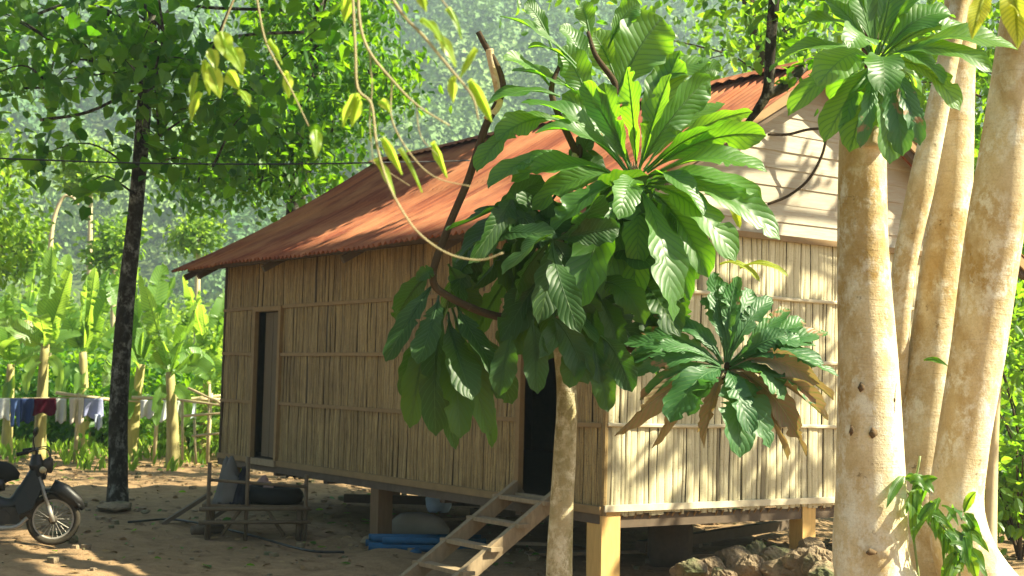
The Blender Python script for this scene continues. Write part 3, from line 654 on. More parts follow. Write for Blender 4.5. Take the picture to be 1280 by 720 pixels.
# ================================================================ pale trunks on the right
def pale_tree(label, pts, rad, crown_c=None, crown_r=2.2, forks=None, mat='bark_pale', nleaf=2600):
    b0 = Vector(pts[0]); e = empty('pale_tree', b0, label, 'tree', 'pale trunked trees at the right')
    b = MB(); s = spline(pts, 7); b.tube(s, lerp_r(rad, len(s)), 28, lump=.022); b.build('trunk', M[mat], e, smooth=True)
    if crown_c is not None:
        mb = MB(); cc = Vector(crown_c)
        for i in range(18):
            d = Vector(rand_dirs(1)[0]); q = cc+Vector((d.x*crown_r*.7, d.y*crown_r*.6, d.z*crown_r*.5))
            if crown_r > 2:
                gy = random.uniform(10.8, 14.2) if crown_r > 2.3 else random.uniform(13.5, 17); gx = -2.5-.7*(gy-10.7)
                q = Vector((random.uniform(gx-4.0, gx-.8), gy, 0))+sd*(random.uniform(8.8, 10.4)/sd.z)
            limb([s[-1], (s[-1]+q)/2+Vector((0, 0, .3)), q], [rad[-1]*.6, .04, .015], e)
            crown(mb, q, (crown_r*.34, crown_r*.28, crown_r*.28), nleaf//14, .22, T_OVAL, TF9, fill=.2)
        mb.build('crown', M['small'], e)
    return e
pA = [Vector((at(1094, 740, 10).x, 9.15, -.05)), at(1092, 715, 9.15), at(1089, 600, 9.15), at(1084, 450, 9.15), at(1079, 300, 9.15), at(1078, 180, 9.15), at(1082, 130, 9.15)]
tA = pale_tree('thick straight pale trunk topped by the leafy rosette, nearest the rocks', pA, [r_*.92 for r_ in [.34, .27, .235, .205, .180, .168, .155]])
b = MB(); b.tube(spline([at(1093, 185, 8.98), at(1095, 140, 8.98), at(1094, 112, 8.97)]), lerp_r([.08, .03, .006], 17), 10, lump=.1); b.build('broken_spike', M['bark_pale'], tA, smooth=True)
pD = [Vector((at(1225, 760, 10.6).x, 9.7, -.05)), at(1216, 715, 9.70), at(1196, 640, 9.70), at(1203, 560, 9.70), at(1228, 400, 9.61), at(1250, 250, 9.52), at(1270, 120, 9.52), at(1287, 0, 9.42), at(1310, -160, 9.42), at(1290, -330, 9.70)]
pale_tree('stout pale trunk leaning right at the right edge of the photo', pD, [r_*.92 for r_ in [.28, .25, .20, .195, .20, .205, .20, .19, .18, .14]], (2.2, 10.3, 9.6), 2.5, nleaf=8600)
pC = [Vector((at(1150, 730, 11.2).x, 10.25, -.05)), at(1152, 640, 10.25), at(1155, 540, 10.25), at(1169, 400, 10.25), at(1188, 250, 10.25), at(1196, 100, 10.25), at(1205, -60, 10.25), at(1230, -230, 10.34)]
pale_tree('amber brown trunk between the thick straight trunk and the leaning one', pC, [r_*.92 for r_ in [.23, .22, .21, .175, .165, .14, .12, .10]], (1.0, 12.4, 9.4), 2.2, nleaf=6000)
pB = [Vector((at(1112, 740, 11.4).x, 10.4, -.05)), at(1115, 600, 10.43), at(1120, 480, 10.25), at(1128, 350, 10.07), at(1150, 240, 9.97), at(1167, 160, 9.97), at(1188, 60, 9.97), at(1215, -60, 9.97), at(1260, -200, 10.07)]
pale_tree('slender crooked grey trunk with lichen between two pale trunks', pB, [r_*.92 for r_ in [.10, .09, .085, .09, .10, .09, .08, .07, .05]], (7.6, 11.5, 6.6), 2.0, nleaf=330, mat='bark_pale')
M['scar'] = simple('bark_scar', (.13, .085, .045), .9, .1, var=.5, scale=30, bs=.6)
for k_, (x, y_, D, w, h) in enumerate([(1076, 484, 8.97, .018, .03), (1064, 538, 8.97, .012, .035), (1091, 541, 8.95, .03, .035), (1116, 500, 9.0, .014, .02), (1088, 690, 8.88, .03, .02), ]):
    b = MB(); p = at(x, y_, D); b.tube([p+Vector((0, .01, -h)), p+Vector((0, -.004, -h*.3)), p+Vector((.004, -.006, h*.4)), p+Vector((0, .01, h))], [w*.2, w, w*.8, w*.15], 10, lump=.25, sy=.6); b.build('bark_scar', M['scar'], tA, smooth=True)
# bamboo pole at far right
b = MB(); b.tube(spline([gr(1238, 745)*1, at(1240, 600, 11.6), at(1244, 480, 11.6), at(1258, 330, 11.6)]), .05, 10, lump=.03)
tag(b.build('bamboo_pole', M['cane'], smooth=True), 'thin upright dry pole behind the leaning trunk', 'pole')
b = MB(); b.tube([at(1175, 175, 11.9), at(1200, 215, 11.95), at(1232, 262, 12.0)], .018, 8)
tag(b.build('bamboo_pole', M['cane'], smooth=True), 'short slanting cane sticking out under the right roof edge', 'pole')

# rosette growing on the thick trunk
ros = empty('nest_plant', at(1088, 150, 9.0), 'dark glossy rosette plant growing on top of the thick pale trunk', 'plant')
mb = MB(); c = (1095, 75)
for tip, w, db in [((968, 80), 34, -.1), ((1000, 30), 44, 0), ((1022, 108), 50, -.4), ((985, 145), 44, .1), ((1030, 178), 46, -.1), ((1062, 190), 44, -.2), ((1112, 205), 44, -.3), ((1140, 165), 44, -.1),
    ((1180, 105), 40, -.2), ((1200, 138), 36, -.2), ((1272, 62), 44, -.2), ((1240, 90), 34, -.3), ((1190, 20), 50, 0), ((1130, -60), 56, .1), ((1080, -70), 56, .1), ((1045, -40), 60, 0), ((1170, -50), 50, .1), ((1010, 0), 50, .1),
    ((1215, 40), 40, .1), ((1150, 130), 38, .2), ((1080, 170), 50, .1), ((1040, 130), 46, .2), ((1105, 120), 50, -.35), ((1060, 60), 44, -.5)]:
    a = (c[0]+(tip[0]-c[0])*.05, c[1]+(tip[1]-c[1])*.05)
    big_leaf(mb, at(a[0], a[1], 8.85), at(tip[0], tip[1], 8.85+db), w*8.85/FPX/2, (0, -.06, .10 if tip[1] < 160 else .05), (random.uniform(-.2, .3), -.8, .9), wave=.06, tear=1)
mb.build('leaves', M['big'], ros, smooth=True)
mb = MB()
for a, tip, w in [((1105, 90), (1128, 195), 34), ((1095, 85), (1075, 185), 20), ((1110, 80), (1150, 182), 26)]:
    big_leaf(mb, at(*a, 8.7), at(*tip, 8.55), w*8.7/FPX/2, (0, -.05, .05), (0, -1, .2), lobes=.2)
mb.build('old_leaf', M['bluegreen'], ros, smooth=True)

# climber between the trunks
cl = empty('climber', gr(1165, 722), 'light green climber with long leaves between the two pale trunks', 'plant')
for pts in ([(1150, 735), (1140, 640), (1150, 570)], [(1190, 740), (1170, 660), (1130, 610)], [(1200, 730), (1195, 680), (1160, 640)], [(1140, 600), (1158, 650), (1200, 705)]):
    b = MB(); b.tube(spline([at(x, y_, 9.1) for x, y_ in pts]), .008, 6); b.build('stem', M['green_stem'], cl, smooth=True)
mb = MB()
for i in range(52):
    x = random.uniform(1128, 1212); y_ = 600+(x-1128)*.9+random.uniform(-30, 30); an = random.uniform(.3, 2.2); ln = random.uniform(18, 48)
    if y_ < 590: continue
    big_leaf(mb, at(x, y_, 9.05+random.uniform(-.2, .15)), at(x+math.cos(an)*ln, y_+math.sin(an)*ln, 9.0+random.uniform(-.2, .1)), random.uniform(8, 16)*9.1/FPX/2, (0, 0, .03), (random.uniform(-.5, .5), -1, .6), n=10, cor=0, prof='x')
for a, t_, w in [((1140, 612), (1172, 598), 14), ((1205, 640), (1220, 615), 12), ((1195, 665), (1202, 715), 16), ((1155, 450), (1185, 458), 7)]:
    big_leaf(mb, at(*a, 9.0), at(*t_, 8.95), w*9.0/FPX/2, (0, 0, .02), (0, -1, .5), n=12, cor=0, prof='x')
mb.build('leaves', M['small'], cl, smooth=True)

# ================================================================ trees with small leaves
def leafy_tree(name, label, cat, base, pts, rad, clusters, nl, size, mat, T=T_OVAL, bmat='bark_dark', group=None, fill=.15, cr=.62, flat=.6, drp=.5):
    e = empty(name, base, label, cat, group)
    b = MB(); s = spline(pts, 7); b.tube(s, lerp_r(rad, len(s)), 16, lump=.03); b.build('trunk', M[bmat], e, smooth=True)
    mb = MB(); bb = MB()
    nodes = [(p_, 0.0) for p_ in s[len(s)//4:]]
    for q in sorted([Vector(q) for q in clusters], key=lambda q: min((p_-q).length for p_ in s)):
        a, dpt = min(nodes, key=lambda nd: (nd[0]-q).length*(1.0 if nd[1] else 1.25)+(1.2 if nd[0].z > q.z+.3 else 0)+nd[1]*.25)
        nodes.append((q, dpt+1)); mid = (a+q)/2+Vector((random.uniform(-.1, .1), random.uniform(-.1, .1), random.uniform(.0, .25)))
        bb.tube(spline([a, mid, q], 5), lerp_r([.018, .010, .004], 11), 5)
        n = nl; P = np.array(q)+rng.normal(size=(n, 3))*cr*np.array((.62, .62, .42)); D = rng.normal(size=(n, 3))*.7+np.array((0, 0, -drp))
        scatter(mb, P, D, size*rng.uniform(.55, 1.2, n), T, TF9, flat=flat)
    bb.build('branches', M[bmat], e, smooth=True); mb.build('crown', M[mat], e)
    return e
DL = 16.7
lb = gr(147, 634)
cl_ = [at(random.uniform(x0, x1), random.uniform(y0, y1), DL+random.uniform(-1.4, 1.4)) for (x0, x1, y0, y1, n) in
       [(-60, 160, 10, 150, 17), (20, 200, -40, 110, 12), (180, 330, 60, 190, 13), (200, 300, 120, 220, 5), (-80, 60, -60, 120, 8), (40, 110, 160, 195, 3), (60, 130, 225, 235, 2), (180, 420, -160, 40, 14), (-60, 200, -260, -60, 14), (230, 420, -320, -120, 8)] for _ in range(n)]
leafy_tree('broadleaf_tree', 'slim dark trunked tree with heart shaped leaves left of the hut', 'tree', lb,
           [lb-Vector((0, 0, .1)), at(147, 600, DL), at(149, 500, DL), at(157, 380, DL), at(170, 260, DL), at(178, 160, DL), at(186, 60, DL), at(190, -60, DL), at(200, -260, DL)], [.15, .12, .11, .10, .092, .088, .08, .07, .05], random.sample(cl_, int(len(cl_)*.72)), 44, .19, 'heart', T_HEART, cr=.50)
b = MB(); 
for pts in ([(187, 100), (200, 30), (225, 0), (240, -20)], [(183, 55), (150, 20), (90, 5), (40, 20)], [(223, 5), (270, 10), (330, 12)], [(180, 120), (230, 70), (300, 45), (380, 40)], [(172, 110), (110, 140), (50, 150)]):
    b = MB(); b.tube(spline([at(x, y_, DL) for x, y_ in pts], 5), .02, 6); b.build('branch', M['bark_dark'], bpy.data.objects['broadleaf_tree'], smooth=True)
# tree behind the hut, left part
cl2 = [at(random.uniform(x0, x1), random.uniform(y0, y1), 22+random.uniform(-1.5, 1.5)) for (x0, x1, y0, y1, n) in
       [(330, 480, 20, 120, 22), (300, 420, 110, 210, 24), (270, 400, 180, 232, 12), (440, 492, 90, 130, 4), (300, 470, -120, 30, 14), (225, 300, 205, 235, 5)] for _ in range(n)]+[at(random.uniform(180, 640), random.uniform(-470, -170), random.uniform(15.5, 20)) for _ in range(46)]
b2 = Vector((at(380, 400, 22).x, 22, 0))
leafy_tree('shade_tree', 'dense green tree rising behind the left end of the red roof', 'tree', b2, [b2, at(378, 400, 22), at(370, 250, 22), at(385, 120, 22), at(400, 0, 22), at(400, -100, 22)], [.2, .18, .15, .12, .08, .04], cl2, 105, .16, 'heart', T_OVAL, cr=.62)
# trees behind the hut at right: throw the shade across the ridge
cl3 = [at(random.uniform(x0, x1), random.uniform(y0, y1), 21+random.uniform(-2, 2)) for (x0, x1, y0, y1, n) in
       [(770, 1060, -60, 60, 26), (850, 1040, 40, 100, 14), (760, 1000, -220, -40, 14), (640, 800, -60, -20, 4)] for _ in range(n)]
b3 = Vector((at(1000, 400, 21).x, 21, 0))
leafy_tree('shade_tree', 'sunny small leaved tree behind the right end of the roof', 'tree', b3, [b3, at(1000, 300, 21), at(980, 150, 21), at(940, 20, 21), at(900, -150, 21)], [.2, .18, .15, .1, .05], random.sample(cl3, 40), 62, .17, 'small', T_OVAL, cr=.75, bmat='bark_brown')
cl4 = [at(random.uniform(x0, x1), random.uniform(y0, y1), 17+random.uniform(-1.5, 1.5)) for (x0, x1, y0, y1, n) in
       [(1180, 1340, -40, 120, 16), (1200, 1340, 120, 360, 26), (1110, 1200, 30, 130, 8), (1230, 1340, 360, 480, 10)] for _ in range(n)]
b4 = Vector((at(1300, 400, 17).x, 17, 0))
leafy_tree('shade_tree', 'leafy tree behind the trunk at the right edge', 'tree', b4, [b4, at(1300, 400, 17), at(1290, 200, 17), at(1270, 0, 17)], [.16, .14, .12, .06], cl4, 100, .15, 'small', T_OVAL, cr=.6, bmat='bark_brown')
cl6 = [at(random.uniform(-90, 12), random.uniform(165, 320), 23+random.uniform(-1, 1)) for _ in range(22)]
b6 = Vector((at(-60, 400, 23).x, 23, 0))
leafy_tree('shade_tree', 'lime leaved tree cut by the left edge of the photo', 'tree', b6, [b6, at(-55, 400, 23), at(-50, 250, 23)], [.12, .1, .05], cl6, 80, .17, 'bright', T_OVAL, cr=.55, bmat='bark_brown')
# tree whose crown, above the frame, shades the ridge
sp_ = []
for i in range(56):
    t_ = random.uniform(-.5, MID); p = H(random.uniform(5.6, 8.2), t_, roof_z(t_)); sp_.append(p+sd*(random.uniform(4.0, 5.4)/sd.z))
b5 = Vector((4.9, 17.5, 0))
leafy_tree('shade_tree', 'tall tree behind the hut with its crown out of view', 'tree', b5, [b5, b5+Vector((-.1, 0, 3)), b5+Vector((-.6, -.4, 6)), b5+Vector((-1.9, -1.2, 8.5))], [.2, .17, .13, .06], sp_, 190, .2, 'small', T_OVAL, cr=.45, bmat='bark_brown')
# unseen trees added around the camera, their crowns cut the sky fill over the yard
for (x, y_, lab) in [(-8.5, 2.5, 'big unseen tree added left of the camera to cut sky light'), (0.5, -6.5, 'big unseen tree added behind the camera to cut sky light'), (-8.5, -5.5, 'second unseen tree added behind the camera to cut sky light'), (-13.5, 9.0, 'unseen tree added far left of the yard to cut sky light')]:
    q_ = [Vector((x+random.gauss(0, 1.9), y_+random.gauss(0, 1.9), 7.6+random.gauss(0, 1.1))) for _ in range(34)]; bb_ = Vector((x, y_, 0))
    leafy_tree('shade_tree', lab, 'tree', bb_, [bb_, bb_+Vector((.1, 0, 3)), bb_+Vector((0, .2, 6)), bb_+Vector((.2, 0, 8))], [.25, .2, .15, .06], q_, 130, .38, 'heart', T_OVAL, cr=1.0)
# shrubs at right edge, low
def shrub(label, base, r, h, n, size, mat, T=T_OVAL, group=None, lift=.5, name='shrub'):
    e = empty(name, base, label, 'shrub', group); b = MB()
    for i in range(7):
        an = random.uniform(0, 6.3); q = Vector(base)+Vector((math.cos(an)*r*.6, math.sin(an)*r*.6, h*random.uniform(.5, .9)))
        b.tube(spline([Vector(base), (Vector(base)+q)/2+Vector((0, 0, .1*h)), q], 4), lerp_r([.02, .012, .005], 9), 5)
    b.build('stems', M['bark_brown'], e, smooth=True); mb = MB()
    for i in range(6):
        an = random.uniform(0, 6.3); c_ = Vector(base)+Vector((math.cos(an)*r*.45, math.sin(an)*r*.45, h*random.uniform(.35, .8)))
        crown(mb, c_, (r*.6, r*.6, h*.35), n//6, size, T, TF9, fill=.1, lump=.35)
    mb.build('crown', M[mat], e); return e
for (x, y_, D, r, h, m_, lab) in [(1275, 690, 13.5, .7, 1.5, 'small', 'leafy shrub low behind the upright dry pole'), (1300, 560, 15, .9, 2.6, 'small', 'tall shrub at the right edge behind the leaning trunk'),
                                (1262, 640, 15.5, .5, .9, 'bright', 'small lime shrub beside the upright dry pole')]:
    shrub(lab, (at(x, y_, D).x, D, 0), r, h, 900, .13, m_, group='shrubs at the right edge')
for (x, D, r, h, m_, lab) in [(240, 27, .8, 1.0, 'bright', 'low bush by the cane rack'), (330, 26, 1.6, 2.4, 'bright', 'bush just left of the hut corner, partly behind it'),
                              (410, 25, 1.2, .9, 'bright', 'low lime bush seen under the hut floor beside the table'), (480, 27, 1.3, .8, 'bright', 'low lime bush seen under the hut floor beside the post'), (130, 29, 1.2, 1.6, 'heart', 'dark bush behind the washing line'), (20, 30, 1.6, 1.8, 'heart', 'dark bush behind the washing at far left')]:
    shrub(lab, (at(x, 560, D).x, D, 0), r, h, 1500, .17, m_, group='bushes along the edge of the yard')

# overhanging dark branch
ob = empty('overhanging_branch', at(968, -40, 9.2), 'nearly black bare branch hanging in front of the plank gable', 'branch')
b = MB(); s = spline([at(975, -60, 9.2), at(968, 0, 9.2), at(963, 60, 9.2), at(960, 110, 9.2), at(948, 135, 9.2), at(925, 165, 9.2)]); b.tube(s, lerp_r([.045, .04, .035, .035, .028, .012], len(s)), 10, lump=.06)
s = spline([at(960, 118, 9.2), at(985, 105, 9.25), at(1010, 80, 9.4), at(1050, 60, 9.6)]); b.tube(s, lerp_r([.034, .03, .03, .03], len(s)), 10, lump=.06)
b.build('limb', M['bark_dark'], ob, smooth=True)
mb = MB(); P = []
for x, y_ in ((975, -10), (1005, 10), (985, 50), (1010, 60), (950, 20), (1010, 110), (900, -20)):
    n = 30; P.append(np.array(at(x, y_, 9.3))+rng.normal(size=(n, 3))*.13)
P = np.concatenate(P); scatter(mb, P, rng.normal(size=(len(P), 3))+np.array((0, 0, -.5)), .1*rng.uniform(.6, 1.2, len(P)), T_OVAL)
mb.build('leaves', M['heart'], ob)

# ================================================================ foreground twigs
def twig(label, lines, leaves, D, mat='twigleaf'):
    D *= .72
    e = empty('hanging_twig', at(*lines[0][0][0], D), label, 'twig', 'twigs hanging into the picture from above')
    b = MB()
    for pts, r in lines: s = spline([at(x, y_, D) for x, y_ in pts], 6); b.tube(s, lerp_r([r*.42, r*.36, r*.22], len(s)), 7, lump=.05)
    b.build('stem', M['twig'], e, smooth=True); mb = MB()
    for (a, t_, w) in leaves:
        big_leaf(mb, at(*a, D), at(*t_, D+random.uniform(-.05, .05)), w*D/FPX/2, (0, 0, .006), (random.uniform(-.8, .8), -1, random.uniform(0, .6)), n=12, cor=0, fold=.3, prof='x', wave=.02, tint=random.random())
    mb.build('leaves', M[mat], e, smooth=True); return e
twig('long twig curling up at its tip below the sunlit roof', [([(440, -20), (444, 60), (447, 110), (464, 130), (470, 175), (480, 215), (495, 250), (522, 290), (560, 317), (600, 325), (629, 316)], .007)],
     [((477, 172), (502, 218), 13), ((470, 198), (494, 248), 13), ((440, -5), (430, 28), 17), ((446, 118), (428, 158), 18), ((448, 122), (440, 158), 16)], 4.2)
twig('reddish twig arching down right from the top of the photo', [([(447, -20), (450, 30), (462, 65), (490, 100), (522, 132), (562, 157)], .008), ([(490, 100), (490, 150), (515, 195), (545, 222), (588, 233)], .0045), ([(520, 130), (526, 170), (548, 195)], .003), ([(462, 66), (465, 110), (462, 150), (466, 200)], .0035), ([(462, 200), (485, 215), (512, 232)], .003)],
     [((540, 178), (558, 222), 12), ((500, 185), (528, 240), 5), ((475, 128), (487, 140), 12)], 4.4)
twig('pale green twig with lime leaves slanting across the hillside', [([(478, -20), (505, 20), (530, 46), (562, 85), (590, 120), (598, 150)], .008), ([(535, -20), (560, 10), (575, 40)], .004)],
     [((528, 25), (552, 52), 16), ((545, 42), (570, 84), 16), ((566, 96), (566, 128), 14), ((586, 100), (614, 152), 18), ((560, 10), (577, 48), 8), ((522, -8), (532, 14), 14), ((596, 60), (575, 98), 10)], 4.0)
twig('left twig with a few dangling lime leaves', [([(318, -20), (330, 45), (345, 78), (362, 108), (386, 158)], .006)], [((357, 90), (361, 122), 14), ((394, 163), (395, 196), 17), ((335, 50), (352, 80), 8)], 4.6)
twig('twig with broad yellow green leaves before the dark tree', [([(300, -20), (280, 30), (272, 60)], .006)],
     [((275, 40), (285, 75), 24), ((262, 62), (270, 88), 16), ((288, 60), (303, 92), 22), ((262, 85), (275, 122), 22), ((283, 90), (298, 112), 20), ((245, 92), (238, 128), 10), ((250, 115), (238, 152), 14), ((300, 115), (312, 132), 14), ((255, 75), (262, 118), 14)], 4.6)
twig('yellow leaves hanging in the top right corner', [([(1235, -20), (1228, 5)], .005), ([(1275, -30), (1270, 0)], .005)], [((1232, -10), (1215, 48), 26), ((1268, -25), (1272, 60), 40), ((1245, -25), (1225, 10), 20), ((1262, 0), (1290, 40), 24)], 5.0, 'yellowleaf')
# power line
b = MB(); pts = [at(-80, 195, 13), at(0, 198, 13), at(180, 204, 13.5), at(360, 205, 14), at(480, 203, 14.6), at(600, 200, 15.5), at(760, 190, 17)]
b.tube(spline(pts, 6), .008, 6); tag(b.build('overhead_wire', M['wire']), 'thin black wire strung across in front of the left trees', 'wire')

# ================================================================ banana plants
def banana(label, x, yb, yc, D, s=1.0, nl=8):
    base = Vector((at(x, yb, D).x, D, 0)); hc = at(x, yc, D).z
    e = empty('banana_plant', base, label, 'banana plant', 'banana plants along the yard')
    lean = random.uniform(-.15, .15); top = base+Vector((lean, 0, hc))
    b = MB(); st = spline([base-Vector((0, 0, .05)), base+Vector((lean*.4, 0, hc*.5)), top], 6); b.tube(st, lerp_r([.13*s, .10*s, .07*s], len(st)), 12, lump=.05); b.build('stem', M['bstem'], e, smooth=True)
    mb = MB()
    for i in range(nl):
        an = i*2.4+random.uniform(-.3, .3); el = random.choice((random.uniform(.1, .7), random.uniform(1.0, 1.45))); ln = random.uniform(1.25, 2.0)*s
        d = Vector((math.cos(an)*math.cos(el), math.sin(an)*math.cos(el)*.8, math.sin(el)))
        t_ = top+d*ln+Vector((0, 0, -.35*math.cos(el)*ln))
        big_leaf(mb, top-Vector((0, 0, .1)), t_, random.uniform(.15, .22)*s, (d.x*.02, 0, .17*math.cos(el)*ln), (random.uniform(-.9, .9), -.7, .8), n=64, cor=.0, fold=.25, prof='ban', wave=.03, tear=16, tint=random.random())
    for i in range(2):
        an = random.uniform(0, 6.3); t_ = top+Vector((math.cos(an)*.4, -.2, -.9*s))
        big_leaf(mb, top-Vector((0, 0, .2)), t_, .1*s, (math.cos(an)*.2, 0, .1), (0, -1, .2), n=20, cor=0, prof='ban', tear=4)
    mb.build('leaves', M['banana'], e, smooth=True); return e
for a in [('banana plant left of centre of the washing line, hiding part of it', 48, 572, 430, 25, 1.0, 7), ('banana plant at far left edge with a thick stem', 8, 560, 455, 26, .9, 6), ('banana plant right behind the dark tree trunk', 162, 560, 455, 25.5, 1.1, 7),
          ('banana plant with a clean ochre stem right of the dark tree trunk', 217, 583, 465, 23.5, 1.0, 7), ('banana plant nearest the hut corner', 252, 570, 455, 26.5, 1.0, 6), ('banana plant between the washing and the dark trunk', 105, 555, 440, 28.5, 1.1, 6),
          ('small banana plant by the shed rails', 285, 560, 450, 29, .9, 7), ('distant banana plant high at left', 20, 540, 400, 32, 1.1, 8), ('short banana sucker at the foot of the rack', 232, 570, 530, 25, .45, 6)]:
    banana(*a)
# curved bare stem and thin pale trees in the background
b = MB(); b.tube(spline([at(60, 470, 34), at(62, 340, 34), at(66, 280, 34), at(78, 248, 34), at(90, 246, 34), at(98, 256, 34)]), lerp_r([.07, .05, .02], 41), 7)
tag(b.build('bare_stem', M['cane'], smooth=True), 'bare pale stem bent over like a hook among the far bushes', 'stem')
for i, (x, y0, y1, D) in enumerate([(110, 480, 205, 42), (35, 450, 300, 38), (245, 420, 280, 45), (140, 470, 300, 40)]):
    e = empty('thin_tree', (at(x, y0, D).x, D, 0), ['thin pale trunk rising highest beyond the banana plants', 'thin grey trunk at far left beyond the bananas', 'thin trunk beyond the bananas nearest the roof tip', 'thin trunk just left of the dark tree, far off'][i], 'tree', 'thin far trees')
    b = MB(); b.tube(spline([at(x, y0+60, D), at(x+2, (y0+y1)/2, D), at(x+4, y1, D)], 4), lerp_r([.12, .09, .04], 9), 7); b.build('trunk', M['cane'], e, smooth=True)
    mb = MB()
    for j in range(5): crown(mb, at(x+random.uniform(-14, 14), y1+random.uniform(-10, 30), D), (.8, .8, .5), 220, .2, T_OVAL, TF9, fill=.1)
    mb.build('crown', M['bright'], e)

# ================================================================ washing line and cane rails
wl_ = empty('washing_line', Vector((at(0, 560, 24.4).x, 24.4, 0)), 'cane poles and rails carrying the washing in front of the bananas', 'washing line')
for x in (-30, 97, 196, 262): b = MB(); p = at(x, 500, 24.4); b.tube([Vector((p.x, p.y, -.05)), p+Vector((.02, 0, .12))], .035, 8); b.build('pole', M['cane'], wl_, smooth=True)
for (x0, y0, x1, y1, r) in [(-40, 499, 97, 497, .012), (70, 491, 140, 500, .03), (97, 498, 196, 503, .018), (165, 497, 290, 500, .03), (180, 505, 290, 493, .025)]:
    b = MB(); b.tube([at(x0, y0, 24.4), at(x1, y1, 24.4+random.uniform(-.05, .05))], r, 7); b.build('rail', M['cane'], wl_, smooth=True)
def garment(label, cat, x, y0, wpx, hpx, c_, taper=1.0, D=24.36, split=False):
    b = MB(); n, k_ = 12, 14; V = []
    ph = random.random()*6
    for i in range(n+1):
        t = i/n
        for j in range(k_+1):
            s_ = j/k_-.5; ww = wpx*1.15*(1+(taper-1)*t); hh = hpx*(1 if not split or abs(s_) > .09 else .55)
            p = at(x+s_*ww, y0+t*hh+2*math.sin(s_*9+ph)*t, D+.03*math.sin(s_*9+ph+t*2)*(.3+t)); V.append(tuple(p))
    idx = np.arange((n+1)*(k_+1)).reshape(n+1, k_+1); b.add(V, np.stack([idx[:-1, :-1], idx[:-1, 1:], idx[1:, 1:], idx[1:, :-1]], -1).reshape(-1, 4))
    o = b.build(cat.replace(' ', '_'), cloth('cloth_'+label.split()[0], c_), smooth=True); o.modifiers.new('t', 'SOLIDIFY').thickness = .006
    tag(o, label, cat, 'washing on the line')
garment('white shirt hanging first from the left on the line', 'shirt', 3, 498, 16, 26, (.7, .7, .68)); garment('blue trousers hanging between white shirt and navy cloth', 'trousers', 19, 498, 11, 34, (.10, .16, .36), .9, split=True)
garment('navy shirt hanging next to the maroon one', 'shirt', 34, 498, 15, 30, (.03, .05, .14)); garment('maroon shirt on the line', 'shirt', 56, 498, 24, 20, (.09, .006, .02), 1.1)
garment('pale grey shirt beside the gap in the washing', 'shirt', 76, 498, 12, 30, (.45, .47, .46)); garment('beige trousers hanging from the raised rail', 'trousers', 96, 497, 16, 32, (.55, .48, .40), .9, split=True)
garment('lavender blue blouse hanging lowest near the dark trunk', 'blouse', 117, 498, 20, 24, (.30, .32, .52), 1.1); garment('small blue cloth under the lavender blouse edge', 'cloth', 123, 518, 8, 18, (.38, .42, .55), D=24.3)
garment('white towel hanging right of the dark trunk', 'towel', 206, 500, 18, 26, (.7, .72, .72)); garment('pale blue towel hanging furthest right', 'towel', 236, 502, 16, 22, (.5, .6, .66)); garment('greenish white cloth between the two towels', 'cloth', 222, 501, 10, 20, (.6, .66, .58))
garment('grey cloth just right of the dark trunk', 'cloth', 184, 500, 14, 22, (.5, .5, .52))
rk = empty('cane_rack', Vector((at(262, 575, 23.2).x, 23.2, 0)), 'ramshackle cane rack left of the hut corner', 'rack')
for (x0, y0, x1, y1) in [(259, 580, 262, 480), (284, 570, 280, 500), (225, 500, 290, 508), (230, 520, 290, 515), (235, 485, 290, 510), (240, 545, 290, 540), (228, 575, 228, 500), (245, 580, 243, 525)]:
    b = MB(); b.tube([at(x0, y0, 23.2), at(x1, y1, 23.2+random.uniform(-.1, .1))], .022, 6); b.build('cane', M['cane'], rk, smooth=True)

# ================================================================ bench, tyre, things in the yard
tb = gr(318, 668); tbl = empty('log_table', tb, 'low rough pole table left of the hut holding the tyre', 'table')
M['wood_t'] = simple('dark_table_wood', (.15, .105, .06), .85, scale=10, var=.35)  # dark brown wood of the pole table
ang = .12; ax = Vector((math.cos(ang), math.sin(ang), 0)); ay = Vector((-math.sin(ang), math.cos(ang), 0))
for i, yy in enumerate((-.2, -.06, .08, .22)):
    b = MB(); b.box(tb+ay*yy+Zv*.30, ax*.50, ay*.06, Zv*.015); b.build('board', M['wood_t'], tbl)
for sx in (-.44, .44):
    for sy in (-.22, .22): b = MB(); b.tube([tb+ax*sx+ay*sy-Zv*.03, tb+ax*sx+ay*sy+Zv*.29], .03, 7); b.build('leg', M['wood_t'], tbl, smooth=True)
for sx, hh in ((-.44, .72), (-.07, .78), (.50, .62)): b = MB(); b.tube([tb+ax*sx-ay*.27-Zv*.03, tb+ax*sx-ay*.27+Zv*hh], .02, 7); b.build('upright', M['wood_t'], tbl, smooth=True)
for z in (.27, .14): b = MB(); b.tube([tb+ax*-.52-ay*.30+Zv*z, tb+ax*.56-ay*.30+Zv*(z+.02)], .02, 7); b.build('rail', M['wood_t'], tbl, smooth=True)
b = MB(); b.tube([tb+ax*-.45-ay*.24+Zv*.55, tb+ax*.52-ay*.3+Zv*.50], .016, 7); b.build('rail', M['wood_t'], tbl, smooth=True)
for s0, s1 in ((-.3, .35), (.3, -.3)): b = MB(); b.tube([tb+ax*s0-ay*.25+Zv*.02, tb+ax*(s0*.4)-ay*.25+Zv*.28], .018, 6); b.build('brace', M['wood_t'], tbl, smooth=True)
